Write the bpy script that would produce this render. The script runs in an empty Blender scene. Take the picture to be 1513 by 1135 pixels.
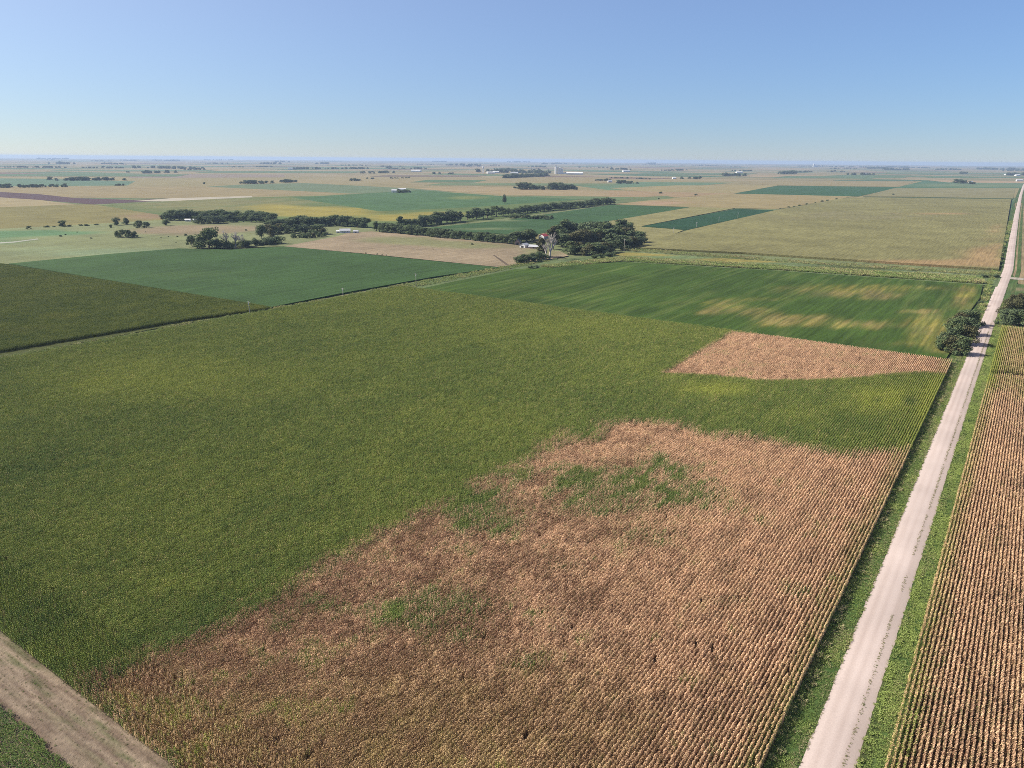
import bpy, bmesh, math, random
import numpy as np
from mathutils import Vector, Matrix

# ------------------------------------------------------------------ camera
random.seed(7)
RNG = np.random.default_rng(7)
SC = bpy.context.scene
COL = SC.collection
PW, PH, FPX = 1513.0, 1135.0, 1093.0        # photograph size and focal length in its pixels
CAM_H, PITCH, ROLL, YAW = 92.0, math.radians(16.9), math.radians(0.45), math.radians(34.5)
FWD = np.array([-math.sin(YAW)*math.cos(PITCH), math.cos(YAW)*math.cos(PITCH), -math.sin(PITCH)])
_r = np.array([math.cos(YAW), math.sin(YAW), 0.0]); _u = np.cross(_r, FWD)
RGT = math.cos(ROLL)*_r + math.sin(ROLL)*_u
UPV = -math.sin(ROLL)*_r + math.cos(ROLL)*_u

cam = bpy.data.cameras.new('camera'); cam_o = bpy.data.objects.new('camera', cam); COL.objects.link(cam_o)
cam.sensor_width = 36.0; cam.lens = FPX/PW*36.0; cam.clip_start = 1.0; cam.clip_end = 90000.0
m = Matrix.Identity(4)
for i in range(3):
    m[i][0], m[i][1], m[i][2] = RGT[i], UPV[i], -FWD[i]
m[2][3] = CAM_H
cam_o.matrix_world = m
SC.camera = cam_o

# ------------------------------------------------------------------ sky, sun, exposure
SUN_EL = math.radians(39.0)
SUN_DIR = Vector((-0.903*math.cos(SUN_EL), -0.430*math.cos(SUN_EL), math.sin(SUN_EL))).normalized()   # towards the sun
world = bpy.data.worlds.new('World'); SC.world = world; world.use_nodes = True
wn = world.node_tree.nodes; wl = world.node_tree.links
bg = wn['Background']
sky = wn.new('ShaderNodeTexSky'); sky.sky_type = 'NISHITA'; sky.sun_disc = False
sky.sun_elevation = SUN_EL; sky.sun_rotation = math.atan2(SUN_DIR.x, SUN_DIR.y)
sky.altitude = 12000; sky.air_density = 5.0; sky.dust_density = 0.0; sky.ozone_density = 6.0
wl.new(sky.outputs[0], bg.inputs[0]); bg.inputs[1].default_value = 0.05
# thin high haze: an even veil plus its forward scattering around the sun (Henyey-Greenstein, g = 0.5)
tc = wn.new('ShaderNodeTexCoord'); dot = wn.new('ShaderNodeVectorMath'); dot.operation = 'DOT_PRODUCT'
wl.new(tc.outputs['Generated'], dot.inputs[0]); dot.inputs[1].default_value = SUN_DIR
def wm(op, a, b):
    n = wn.new('ShaderNodeMath'); n.operation = op
    for k, v in enumerate((a, b)):
        if isinstance(v, (int, float)): n.inputs[k].default_value = v
        else: wl.new(v, n.inputs[k])
    return n.outputs[0]
hg = wm('DIVIDE', 0.75, wm('POWER', wm('SUBTRACT', 1.25, dot.outputs['Value']), 1.5))
veil = wn.new('ShaderNodeBackground'); veil.inputs[0].default_value = (.004, .025, .102, 1); veil.inputs[1].default_value = 1.0
glow = wn.new('ShaderNodeBackground'); glow.inputs[0].default_value = (.084, .053, .002, 1); wl.new(hg, glow.inputs[1])
a1 = wn.new('ShaderNodeAddShader'); wl.new(bg.outputs[0], a1.inputs[0]); wl.new(veil.outputs[0], a1.inputs[1])
a2 = wn.new('ShaderNodeAddShader'); wl.new(a1.outputs[0], a2.inputs[0]); wl.new(glow.outputs[0], a2.inputs[1])
wl.new(a2.outputs[0], wn['World Output'].inputs[0])
sun = bpy.data.lights.new('sun', 'SUN'); sun.energy = 5.0; sun.angle = math.radians(0.53); sun.color = (1.0, 0.94, 0.85)
sun_o = bpy.data.objects.new('sun', sun); COL.objects.link(sun_o)
sun_o.rotation_euler = SUN_DIR.to_track_quat('Z', 'Y').to_euler(); sun_o.location = (0, 0, 200)
SC.view_settings.view_transform = 'Standard'; SC.view_settings.look = 'None'
SC.view_settings.exposure = 0.9; SC.view_settings.gamma = 1.0
SC.cycles.max_bounces = 6; SC.cycles.diffuse_bounces = 3; SC.cycles.transmission_bounces = 4
SC.cycles.volume_bounces = 0; SC.cycles.use_denoising = False; SC.cycles.filter_width = 0.9

# ------------------------------------------------------------------ survey helpers
def G(u, v, z=0.0):
    """ground point that the photograph shows at (u, v)"""
    d = FWD*FPX + RGT*(u-PW/2) - UPV*(v-PH/2)
    t = (z-CAM_H)/d[2]
    return float(d[0]*t), float(d[1]*t)
def GP(pts, z=0.0): return [G(u, v, z) for u, v in pts]
def depth_at(x, y, z=0.0): return float(np.dot(np.array([x, y, z-CAM_H]), FWD))
def PX(x, y, z):
    P = np.stack([np.asarray(x, float), np.asarray(y, float), np.full(np.shape(x), z-CAM_H)], -1)
    d = P@FWD; d = np.where(d < 1, 1, d)
    return PW/2 + FPX*(P@RGT)/d, PH/2 - FPX*(P@UPV)/d, P@FWD
def in_view(x, y, z=1.0, mg=140):
    u, v, d = PX(x, y, z)
    return (d > 5) & (u > -mg) & (u < PW+mg) & (v > 0) & (v < PH+mg)

def _hash(ix, iy, s):
    h = (ix.astype(np.int64)*374761393 + iy.astype(np.int64)*668265263 + s*1274126177) & 0x7fffffff
    h = ((h ^ (h >> 13))*1274126177) & 0x7fffffff
    return ((h ^ (h >> 16)) & 0xffff)/65535.0
def vnoise(x, y, seed=0):
    xi, yi = np.floor(x), np.floor(y); fx, fy = x-xi, y-yi
    fx = fx*fx*(3-2*fx); fy = fy*fy*(3-2*fy)
    a, b = _hash(xi, yi, seed), _hash(xi+1, yi, seed); c, d = _hash(xi, yi+1, seed), _hash(xi+1, yi+1, seed)
    return (a*(1-fx)+b*fx)*(1-fy) + (c*(1-fx)+d*fx)*fy
def fbm(x, y, seed=0, o=4):
    t, a, n = 0, .5, 0
    for k in range(o):
        t = t + a*vnoise(x*2**k, y*2**k, seed+k*17); n += a; a *= .5
    return t/n                       # 0..1
def sdist(poly, x, y):
    """signed distance to polygon, positive inside"""
    P = np.array(poly, float); n = len(P)
    dmin = np.full(np.shape(x), 1e18); ins = np.zeros(np.shape(x), bool)
    for i in range(n):
        x0, y0 = P[i]; x1, y1 = P[(i+1) % n]
        ex, ey = x1-x0, y1-y0; L = ex*ex+ey*ey+1e-12
        t = np.clip(((x-x0)*ex+(y-y0)*ey)/L, 0, 1)
        dmin = np.minimum(dmin, (x-x0-t*ex)**2 + (y-y0-t*ey)**2)
        c = ((y0 > y) != (y1 > y))
        with np.errstate(divide='ignore', invalid='ignore'):
            ins ^= c & (x < (x1-x0)*(y-y0)/(y1-y0+1e-30)+x0)
    d = np.sqrt(dmin)
    return np.where(ins, d, -d)
def sstep(a, b, x):
    t = np.clip((x-a)/(b-a), 0, 1); return t*t*(3-2*t)
def blobs(u, v, L):
    """soft ellipses (cu, cv, ru, rv, weight) over survey coordinates"""
    t = np.zeros(np.shape(u))
    for cu, cv, ru, rv, w in L:
        t = t + w*np.exp(-(((u-cu)/ru)**2 + ((v-cv)/rv)**2))
    return t
def lin(r, g, b):
    f = lambda c: (c/255/12.92 if c/255 <= .04045 else ((c/255+.055)/1.055)**2.4)
    return np.array([f(r), f(g), f(b)])

ALB = 0.47       # the photograph is exposed about this much above a plain daylight reading

# ------------------------------------------------------------------ object helpers
def mesh_obj(name, verts, faces, mat=None, parent=None, smooth=False, cols=None, link=True):
    me = bpy.data.meshes.new(name)
    me.from_pydata([tuple(v) for v in verts], [], [tuple(f) for f in faces]); me.update()
    if mat: me.materials.append(mat)
    if smooth: me.polygons.foreach_set('use_smooth', [True]*len(me.polygons))
    if cols is not None:
        a = me.attributes.new('Col', 'FLOAT_COLOR', 'POINT')
        c = np.ones((len(verts), 4), np.float32); c[:, :3] = cols
        a.data.foreach_set('color', c.ravel())
    o = bpy.data.objects.new(name, me)
    if link: COL.objects.link(o)
    if parent: o.parent = parent
    return o
def struct(o, kind='structure'): o['kind'] = kind; return o
def tag(o, label, cat, group=None, kind=None):
    o['label'] = label; o['category'] = cat
    if group: o['group'] = group
    if kind: o['kind'] = kind
    return o
def empty(name, loc, rz=0.0, sc=1.0):
    o = bpy.data.objects.new(name, None); COL.objects.link(o)
    o.location = loc; o.rotation_euler = (0, 0, rz); o.scale = (sc, sc, sc) if not hasattr(sc, '__len__') else sc
    o.empty_display_size = 0.5
    return o
def child(name, me, parent):
    o = bpy.data.objects.new(name, me); COL.objects.link(o); o.parent = parent; return o
ONES = ['', 'first', 'second', 'third', 'fourth', 'fifth', 'sixth', 'seventh', 'eighth', 'ninth', 'tenth', 'eleventh', 'twelfth', 'thirteenth',
        'fourteenth', 'fifteenth', 'sixteenth', 'seventeenth', 'eighteenth', 'nineteenth']
TENS = {2: ('twentieth', 'twenty'), 3: ('thirtieth', 'thirty'), 4: ('fortieth', 'forty'), 5: ('fiftieth', 'fifty'), 6: ('sixtieth', 'sixty'), 7: ('seventieth', 'seventy')}
def ordinal(n):
    if n < 20: return ONES[n]
    t, o = divmod(n, 10)
    return TENS[t][0] if o == 0 else TENS[t][1] + '-' + ONES[o]

# ------------------------------------------------------------------ materials
def new_mat(name):
    mt = bpy.data.materials.new(name); mt.use_nodes = True
    nt = mt.node_tree; b = nt.nodes['Principled BSDF']
    b.inputs['Roughness'].default_value = 0.9
    b.inputs['Specular IOR Level'].default_value = 0.08
    return mt, nt, b
def N(nt, t, **kw):
    n = nt.nodes.new(t)
    for k, v in kw.items(): setattr(n, k, v)
    return n
def mixc(nt, fac, a, b, mode='MIX'):
    n = N(nt, 'ShaderNodeMix', data_type='RGBA', blend_type=mode)
    for sock, val in ((n.inputs[0], fac), (n.inputs[6], a), (n.inputs[7], b)):
        if hasattr(val, 'is_linked') or isinstance(val, bpy.types.NodeSocket): nt.links.new(val, sock)
        elif isinstance(val, (int, float)): sock.default_value = val
        else: sock.default_value = (*val[:3], 1)
    return n.outputs[2]
def math_n(nt, op, a, b=None, c=None, clamp=False):
    n = N(nt, 'ShaderNodeMath', operation=op, use_clamp=clamp)
    for i, v in enumerate((a, b, c)):
        if v is None: continue
        if isinstance(v, bpy.types.NodeSocket): nt.links.new(v, n.inputs[i])
        else: n.inputs[i].default_value = v
    return n.outputs[0]
def maprange(nt, x, a, b, c=0.0, d=1.0, smooth=False):
    n = N(nt, 'ShaderNodeMapRange', interpolation_type='SMOOTHSTEP' if smooth else 'LINEAR')
    nt.links.new(x, n.inputs[0])
    for i, v in enumerate((a, b, c, d)): n.inputs[1+i].default_value = v
    return n.outputs[0]
def pos_noise(nt, scale, detail=3.0, rough=0.55, stretch=(1, 1, 1), src='POS'):
    g = N(nt, 'ShaderNodeNewGeometry'); mp = N(nt, 'ShaderNodeVectorMath', operation='MULTIPLY')
    nt.links.new(g.outputs['Position'], mp.inputs[0]); mp.inputs[1].default_value = stretch
    n = N(nt, 'ShaderNodeTexNoise'); n.inputs['Scale'].default_value = scale; n.inputs['Detail'].default_value = detail
    n.inputs['Roughness'].default_value = rough
    nt.links.new(mp.outputs[0], n.inputs['Vector'])
    return n.outputs['Fac']
def attr(nt, name, typ='GEOMETRY'):
    a = N(nt, 'ShaderNodeAttribute', attribute_name=name); a.attribute_type = typ
    return a

def flat_mat(name, rgb, rough=0.8, var=0.15, scale=2.0, spec=0.2, metal=0.0):
    mt, nt, b = new_mat(name)
    n = pos_noise(nt, scale, 4)
    f = maprange(nt, n, .3, .7, 1-var, 1+var)
    c = mixc(nt, 1.0, rgb, (1, 1, 1), 'MULTIPLY')
    v = N(nt, 'ShaderNodeVectorMath', operation='SCALE'); nt.links.new(c, v.inputs[0]); nt.links.new(f, v.inputs['Scale'])
    nt.links.new(v.outputs[0], b.inputs['Base Color'])
    b.inputs['Roughness'].default_value = rough; b.inputs['Specular IOR Level'].default_value = spec; b.inputs['Metallic'].default_value = metal
    return mt

def sheet_mat(name, row_axis='Y', row=0.25, grain=0.35, bump=0.6):
    """crop or soil sheet: colour stored on the mesh, fine grain and drill rows added"""
    mt, nt, b = new_mat(name)
    c = attr(nt, 'Col').outputs['Color']
    st = (1.3, .05, 1) if row_axis == 'Y' else (.05, 1.3, 1)
    r = maprange(nt, pos_noise(nt, .55, 2, .5, st), .3, .7, 1-row, 1+row)
    g1 = maprange(nt, pos_noise(nt, 1.1, 4, .7), .3, .7, 1-grain, 1+grain)
    g2 = maprange(nt, pos_noise(nt, .018, 4, .6), .3, .7, 1-.14, 1+.14)
    f = math_n(nt, 'MULTIPLY', math_n(nt, 'MULTIPLY', r, g1), g2)
    v = N(nt, 'ShaderNodeVectorMath', operation='SCALE'); nt.links.new(c, v.inputs[0]); nt.links.new(f, v.inputs['Scale'])
    nt.links.new(v.outputs[0], b.inputs['Base Color'])
    if bump:
        bp = N(nt, 'ShaderNodeBump'); bp.inputs['Strength'].default_value = bump; bp.inputs['Distance'].default_value = .5
        nt.links.new(pos_noise(nt, .9, 3, .7), bp.inputs['Height']); nt.links.new(bp.outputs[0], b.inputs['Normal'])
    return mt
M_SHEET = sheet_mat('crop_sheet')
M_SHEETX = sheet_mat('crop_sheet_crosswise', 'X')
M_FAR = sheet_mat('far_crop_sheet', 'Y', .1, .12, 0)

def crop_mat(name, greens, drys):
    """leafy crop: dry / yellow come from where the plant stands, rnd from each plant"""
    mt, nt, b = new_mat(name)
    dry = attr(nt, 'dry', 'INSTANCER').outputs['Fac']; yel = attr(nt, 'yel', 'INSTANCER').outputs['Fac']; tone = attr(nt, 'tone', 'INSTANCER').outputs['Fac']
    rn = N(nt, 'ShaderNodeSeparateColor'); nt.links.new(attr(nt, 'Col').outputs['Color'], rn.inputs[0])
    r1, r2, hgt = rn.outputs[0], rn.outputs[1], rn.outputs[2]
    g = mixc(nt, maprange(nt, math_n(nt, 'ADD', yel, math_n(nt, 'MULTIPLY', r1, .35)), .1, 1.1), greens[0], greens[1])
    dd = mixc(nt, maprange(nt, math_n(nt, 'ADD', math_n(nt, 'MULTIPLY', tone, .9), math_n(nt, 'MULTIPLY', r2, .8)), .15, 1.35), drys[0], drys[1])
    dd = mixc(nt, math_n(nt, 'MULTIPLY', yel, .55, clamp=True), dd, drys[2])
    k = math_n(nt, 'ADD', dry, math_n(nt, 'MULTIPLY', math_n(nt, 'SUBTRACT', r1, .5), .85))
    f = maprange(nt, k, .2, .8, 0, 1, True)
    c = mixc(nt, f, g, dd)
    nt.links.new(c, b.inputs['Base Color'])
    b.inputs['Roughness'].default_value = .7; b.inputs['Specular IOR Level'].default_value = .10
    tr = N(nt, 'ShaderNodeBsdfTranslucent'); nt.links.new(c, tr.inputs[0])
    mx = N(nt, 'ShaderNodeMixShader'); mx.inputs[0].default_value = .18
    nt.links.new(b.outputs[0], mx.inputs[1]); nt.links.new(tr.outputs[0], mx.inputs[2])
    nt.links.new(mx.outputs[0], nt.nodes['Material Output'].inputs[0])
    return mt
M_CORN = crop_mat('corn_leaf', ((.096, .150, .037), (.28, .315, .062)), ((.165, .075, .045), (.74, .495, .315), (.41, .33, .12)))
M_CORND = crop_mat('dark_corn_leaf', ((.080, .118, .026), (.215, .24, .046)), ((.13, .09, .045), (.28, .2, .1), (.2, .17, .06)))
M_GRASS = crop_mat('grass_blade', ((.10, .165, .045), (.26, .33, .09)), ((.20, .15, .09), (.42, .36, .22), (.3, .26, .1)))
M_BEAN = crop_mat('bean_leaf', ((.026, .062, .010), (.11, .155, .024)), ((.3, .22, .07), (.5, .4, .15), (.4, .35, .1)))

# ------------------------------------------------------------------ crop clump meshes (never linked to the scene themselves)
def leaf(V, F, C, base, ang, L, w, rise, droop, col):
    ca, sa = math.cos(ang), math.sin(ang); i0 = len(V)
    for t, ww in ((0, .5), (.4, 1.0), (.8, .7), (1.0, .1)):
        r = L*t; z = base[2] + rise*math.sin(min(1, t*1.25)*math.pi/2) - droop*t*t
        for s in (-1, 1):
            V.append((base[0]+ca*r-sa*s*w*ww/2, base[1]+sa*r+ca*s*w*ww/2, z + .02*s)); C.append(col)
    for k in range(3):
        a = i0+2*k; F.append((a, a+1, a+3, a+2))
def corn_clump(name, seed, n=9, length=1.6, dry=False, mat=None):
    rg = random.Random(seed); V, F, C = [], [], []
    for i in range(n):
        x = rg.gauss(0, .035); y = -length/2 + (i+.5)*length/n + rg.uniform(-.05, .05)
        H = rg.uniform(1.9, 2.4); r1, r2 = rg.random(), rg.random()
        a0 = rg.gauss(math.pi/2, .65)
        i0 = len(V)
        for (dx, dy) in ((-.022, 0), (.022, .0), (0, .03)):
            V.append((x+dx, y+dy, 0)); C.append((r1, r2, 0)); V.append((x+dx*.4, y+dy*.4, H)); C.append((r1, r2, 1))
        for k in range(3):
            a = i0+2*k; b_ = i0+2*((k+1) % 3); F.append((a, b_, b_+1, a+1))
        nl = 8
        big = rg.choice((.8, .95, 1.0, 1.1, 1.25)); r2 = min(1, r2*.6+.5*(big-.7))
        for k in range(nl):
            zz = H*(.32 + .64*k/(nl-1)); ang = a0 + (k % 2)*math.pi + rg.uniform(-.7, .7)
            top = k/(nl-1)
            L = rg.uniform(.24, .36)*(1.05-.3*top)*big
            leaf(V, F, C, (x, y, zz), ang, L, rg.uniform(.10, .15), rg.uniform(.12, .3), rg.uniform(.15, .5) if not dry else rg.uniform(.35, .7),
                 (min(1, max(0, r1+rg.uniform(-.12, .12))), min(1, max(0, r2+rg.uniform(-.3, .3))), top))
        for k in range(3):                                              # tassel
            leaf(V, F, C, (x, y, H-.05), rg.uniform(0, 6.28), .14, .025, .2, .05, (r1*.5+.5, .9, 1))
    return mesh_obj(name, V, F, mat or M_CORN, cols=np.array(C), link=False)
def grass_clump(name, seed, n=26, R=.38, hh=.35, w=.05, mat=None):
    rg = random.Random(seed); V, F, C = [], [], []
    for i in range(n):
        r = R*math.sqrt(rg.random()); a = rg.uniform(0, 6.28)
        r1, r2 = rg.random(), rg.random()
        leaf(V, F, C, (r*math.cos(a), r*math.sin(a), 0), rg.uniform(0, 6.28), rg.uniform(.12, .3)*hh/.35, w*rg.uniform(.7, 1.3), hh*rg.uniform(.6, 1.2), hh*rg.uniform(.1, .5), (r1, r2, .5))
    return mesh_obj(name, V, F, mat or M_GRASS, cols=np.array(C), link=False)
def bean_clump(name, seed, n=90):
    rg = random.Random(seed); V, F, C = [], [], []
    for i in range(n):
        x = rg.gauss(0, .2); y = rg.uniform(-.8, .8); z = rg.uniform(.35, .95)-abs(x)*.7
        r1, r2 = rg.random(), rg.random(); s = rg.uniform(.06, .1); a = rg.uniform(0, 6.28); t = rg.uniform(-.6, .6); i0 = len(V)
        for dx, dy in ((-1, 0), (0, -.8), (1, 0), (0, .8)):
            px, py = s*(dx*math.cos(a)-dy*math.sin(a)), s*(dx*math.sin(a)+dy*math.cos(a))
            V.append((x+px, y+py, z+px*t)); C.append((r1, r2, z))
        F.append((i0, i0+1, i0+2, i0+3))
    return mesh_obj(name, V, F, M_BEAN, cols=np.array(C), link=False)

def variant_collection(name, objs):
    c = bpy.data.collections.new(name)
    for o in objs: c.objects.link(o)
    return c
CORN_GREEN = variant_collection('corn_clumps', [corn_clump('corn_clump', 10+i) for i in range(8)])
CORN_DARK = variant_collection('dark_corn_clumps', [corn_clump('dark_corn_clump', 140+i, mat=M_CORND) for i in range(6)])
CORN_DRY = variant_collection('dry_corn_clumps', [corn_clump('dry_corn_clump', 40+i, dry=True) for i in range(8)])
GRASS = variant_collection('grass_clumps', [grass_clump('grass_clump', 70+i) for i in range(6)])
TALLG = variant_collection('tall_grass_clumps', [grass_clump('tall_grass_clump', 90+i, 30, .7, 1.0, .1) for i in range(6)])
BEANS = variant_collection('bean_clumps', [bean_clump('bean_clump', 110+i) for i in range(6)])

_groups = {}
def gn_group(coll):
    if coll.name in _groups: return _groups[coll.name]
    ng = bpy.data.node_groups.new('plant_' + coll.name, 'GeometryNodeTree')
    ng.interface.new_socket('Geometry', in_out='INPUT', socket_type='NodeSocketGeometry')
    ng.interface.new_socket('Geometry', in_out='OUTPUT', socket_type='NodeSocketGeometry')
    gi, go = ng.nodes.new('NodeGroupInput'), ng.nodes.new('NodeGroupOutput')
    ip = ng.nodes.new('GeometryNodeInstanceOnPoints'); ci = ng.nodes.new('GeometryNodeCollectionInfo')
    ci.inputs['Collection'].default_value = coll; ci.inputs['Separate Children'].default_value = True; ci.inputs['Reset Children'].default_value = True
    def na(nm, ty):
        n = ng.nodes.new('GeometryNodeInputNamedAttribute'); n.data_type = ty; n.inputs['Name'].default_value = nm; return n.outputs['Attribute']
    L = ng.links
    L.new(gi.outputs[0], ip.inputs['Points']); L.new(ci.outputs[0], ip.inputs['Instance']); ip.inputs['Pick Instance'].default_value = True
    L.new(na('pick', 'INT'), ip.inputs['Instance Index']); L.new(na('rot', 'FLOAT_VECTOR'), ip.inputs['Rotation']); L.new(na('siz', 'FLOAT_VECTOR'), ip.inputs['Scale'])
    L.new(ip.outputs[0], go.inputs[0])
    _groups[coll.name] = ng
    return ng
def plants(name, x, y, z, coll, rot, siz, **att):
    n = len(x)
    me = bpy.data.meshes.new(name); me.vertices.add(n)
    me.vertices.foreach_set('co', np.stack([x, y, np.broadcast_to(z, n)], -1).astype(np.float32).ravel())
    def put(nm, ty, key, arr):
        a = me.attributes.new(nm, ty, 'POINT'); a.data.foreach_set(key, np.ascontiguousarray(arr).ravel())
    put('pick', 'INT', 'value', RNG.integers(0, len(coll.objects), n).astype(np.int32))
    r = np.zeros((n, 3), np.float32); r[:, 2] = rot; put('rot', 'FLOAT_VECTOR', 'vector', r)
    s = np.ones((n, 3), np.float32); s[:] = np.asarray(siz, np.float32).reshape(n, -1); put('siz', 'FLOAT_VECTOR', 'vector', s)
    for k in ('dry', 'yel', 'tone'): put(k, 'FLOAT', 'value', np.broadcast_to(att.get(k, 0.0), n).astype(np.float32))
    o = bpy.data.objects.new(name, me); COL.objects.link(o)
    md = o.modifiers.new('plants', 'NODES'); md.node_group = gn_group(coll)
    o['kind'] = 'stuff'
    return o

# ------------------------------------------------------------------ sheets
def grid_sheet(name, poly, z, colf, sx=20, sy=20, mat=None, skirt=0.0, rough=0.0):
    """polygon cut into cells so that colour can vary over it; colf(x, y) -> rgb rows"""
    bm = bmesh.new()
    f = bm.faces.new([bm.verts.new((px, py, z)) for px, py in poly])
    xs, ys = [p[0] for p in poly], [p[1] for p in poly]
    for ax, lo, hi, st in ((0, min(xs), max(xs), sx), (1, min(ys), max(ys), sy)):
        k = math.floor(lo/st)+1
        while k*st < hi-1e-6:
            co = [0, 0, 0]; no = [0, 0, 0]; co[ax] = k*st; no[ax] = 1
            bmesh.ops.bisect_plane(bm, geom=bm.verts[:]+bm.edges[:]+bm.faces[:], dist=1e-5, plane_co=co, plane_no=no)
            k += 1
    bmesh.ops.recalc_face_normals(bm, faces=bm.faces[:])
    if bm.faces and sum(f.normal.z for f in bm.faces) < 0: bmesh.ops.reverse_faces(bm, faces=bm.faces[:])
    if skirt:
        be = [e for e in bm.edges if e.is_boundary]
        r = bmesh.ops.extrude_edge_only(bm, edges=be)
        for v in r['geom']:
            if isinstance(v, bmesh.types.BMVert): v.co.z -= skirt
    me = bpy.data.meshes.new(name); bm.to_mesh(me); bm.free()
    co = np.zeros(len(me.vertices)*3, np.float32); me.vertices.foreach_get('co', co); co = co.reshape(-1, 3)
    if rough:
        top = co[:, 2] > z-1e-3
        co[top, 2] += (RNG.random(top.sum())-.5)*rough; me.vertices.foreach_set('co', co.ravel())
    c = np.ones((len(co), 4), np.float32); c[:, :3] = np.clip(colf(co[:, 0], co[:, 1])*ALB, 0, 1)
    a = me.attributes.new('Col', 'FLOAT_COLOR', 'POINT'); a.data.foreach_set('color', c.ravel())
    me.materials.append(mat or M_SHEET); me.update()
    o = bpy.data.objects.new(name, me); COL.objects.link(o)
    return struct(o)
_zi = [0]
def field(pts, rgb, patches=(), var=.10, sx=25, sy=25, z=None, skirt=0.0, mat=None, name='field', world_pts=False, rough=0.0):
    """pts: outline over the survey; patches: (blob list, rgb)"""
    _zi[0] += 1
    zz = (-0.35 + .015*_zi[0]) if z is None else z
    poly = pts if world_pts else GP(pts, max(zz, 0))
    base = lin(*rgb)*np.array((.97, 1.01, .95))
    def colf(x, y):
        u, v, _ = PX(x, y, 0)
        n = fbm(x/90, y/90, 3+_zi[0])[:, None]-.5
        c = base[None, :]*(1+2*var*n)
        for bl, prgb in patches:
            w = blobs(u, v, bl); w = w*(.25+1.5*fbm(x/24, y/60, 50+_zi[0])); w = np.clip(sstep(.2, .9, w), 0, 1)[:, None]
            c = c*(1-w)+lin(*prgb)[None, :]*w
        return c
    return grid_sheet(name, poly, zz, colf, sx, sy, mat, skirt, rough)

# ================================================================== THE SETTING
# ------------------------------------------------------------------ base ground out to the horizon
def ground_mat():
    mt, nt, b = new_mat('distant_farmland')
    g = N(nt, 'ShaderNodeNewGeometry'); L = nt.links
    def cells(w, h, off, seed):
        v = N(nt, 'ShaderNodeVectorMath', operation='DIVIDE'); a = N(nt, 'ShaderNodeVectorMath', operation='ADD')
        L.new(g.outputs['Position'], a.inputs[0]); a.inputs[1].default_value = off
        L.new(a.outputs[0], v.inputs[0]); v.inputs[1].default_value = (w, h, 1e9)
        fl = N(nt, 'ShaderNodeVectorMath', operation='FLOOR'); L.new(v.outputs[0], fl.inputs[0])
        ad = N(nt, 'ShaderNodeVectorMath', operation='ADD'); L.new(fl.outputs[0], ad.inputs[0]); ad.inputs[1].default_value = (seed, seed*.7, 0)
        wn_ = N(nt, 'ShaderNodeTexWhiteNoise', noise_dimensions='2D'); L.new(ad.outputs[0], wn_.inputs['Vector'])
        return wn_.outputs['Value']
    a, bb = cells(402, 805, (12, 60, 0), 3.1), cells(805, 402, (12, 60, 0), 9.7)
    pick = cells(1609, 1609, (12, 60, 0), 5.5)
    r = mixc(nt, math_n(nt, 'GREATER_THAN', pick, .5), a, bb)
    sp = N(nt, 'ShaderNodeSeparateColor'); L.new(r, sp.inputs[0])
    cr = N(nt, 'ShaderNodeValToRGB'); cr.color_ramp.interpolation = 'CONSTANT'
    stops = [(0, (168, 154, 116)), (.2, (146, 142, 102)), (.36, (176, 156, 118)), (.48, (112, 132, 92)), (.60, (160, 148, 108)), (.72, (92, 120, 84)), (.82, (172, 158, 122)), (.93, (138, 118, 98))]
    el = cr.color_ramp.elements
    while len(el) < len(stops): el.new(.5)
    for e, (p, c) in zip(el, stops): e.position = p; e.color = (*(lin(*c)*ALB), 1)
    L.new(sp.outputs[0], cr.inputs[0])
    f = maprange(nt, pos_noise(nt, .004, 5, .6), .3, .7, .82, 1.18)
    v = N(nt, 'ShaderNodeVectorMath', operation='SCALE'); L.new(cr.outputs[0], v.inputs[0]); L.new(f, v.inputs['Scale'])
    L.new(v.outputs[0], b.inputs['Base Color'])
    return mt
R = 29000.0
rings = [0, 300, 900, 2500, 6000, 11000, 18000, 24000, R]
V, F = [(0, 0, -.5)], []
nseg = 96
for r in rings[1:]:
    for k in range(nseg):
        a = 2*math.pi*k/nseg
        V.append((r*math.cos(a), r*math.sin(a), -.5))
for k in range(nseg): F.append((0, 1+k, 1+(k+1) % nseg))
for j in range(len(rings)-2):
    for k in range(nseg):
        a = 1+j*nseg+k; b_ = 1+j*nseg+(k+1) % nseg; F.append((a, a+nseg, b_+nseg, b_))
struct(mesh_obj('ground', V, F, ground_mat()))

# ------------------------------------------------------------------ land use beyond the farm, far to near
TAN, TAN2, PINK = (170, 150, 122), (162, 148, 108), (184, 158, 130)
field([(-300, 262), (700, 262), (1100, 268), (1640, 268), (1640, 292), (-300, 292)], (164, 150, 110), sx=400, sy=400, mat=M_FAR)
field([(-200, 262), (60, 264), (200, 268), (188, 274), (-200, 277)], (112, 138, 112), sx=200, sy=200, mat=M_FAR)
field([(190, 257), (420, 258), (420, 262), (190, 263)], (160, 142, 128), sx=400, sy=400, mat=M_FAR)
field([(370, 268), (520, 262), (700, 264), (720, 268), (500, 272)], (170, 154, 116), sx=300, sy=300, mat=M_FAR)
field([(370, 272), (450, 270.5), (620, 279), (700, 282), (520, 286), (300, 276)], (122, 136, 104), sx=100, sy=100, mat=M_FAR)
field([(0, 276), (300, 275.5), (510, 285.5), (372, 290), (250, 293), (110, 292), (-100, 280)], (168, 150, 112), sx=100, sy=100, mat=M_FAR)
field([(-300, 268), (-60, 276), (0, 283.5), (60, 287), (110, 292.5), (200, 295.5), (251, 293), (360, 290), (362, 291), (240, 296.5), (137, 302), (60, 295.5), (0, 291.5), (-300, 276)], (104, 80, 84), sx=60, sy=60, mat=M_FAR)
field([(196, 297), (251, 293), (372, 289.6), (374, 292), (270, 297.5), (240, 297.5)], (206, 194, 178), sx=60, sy=60, mat=M_FAR)
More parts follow.
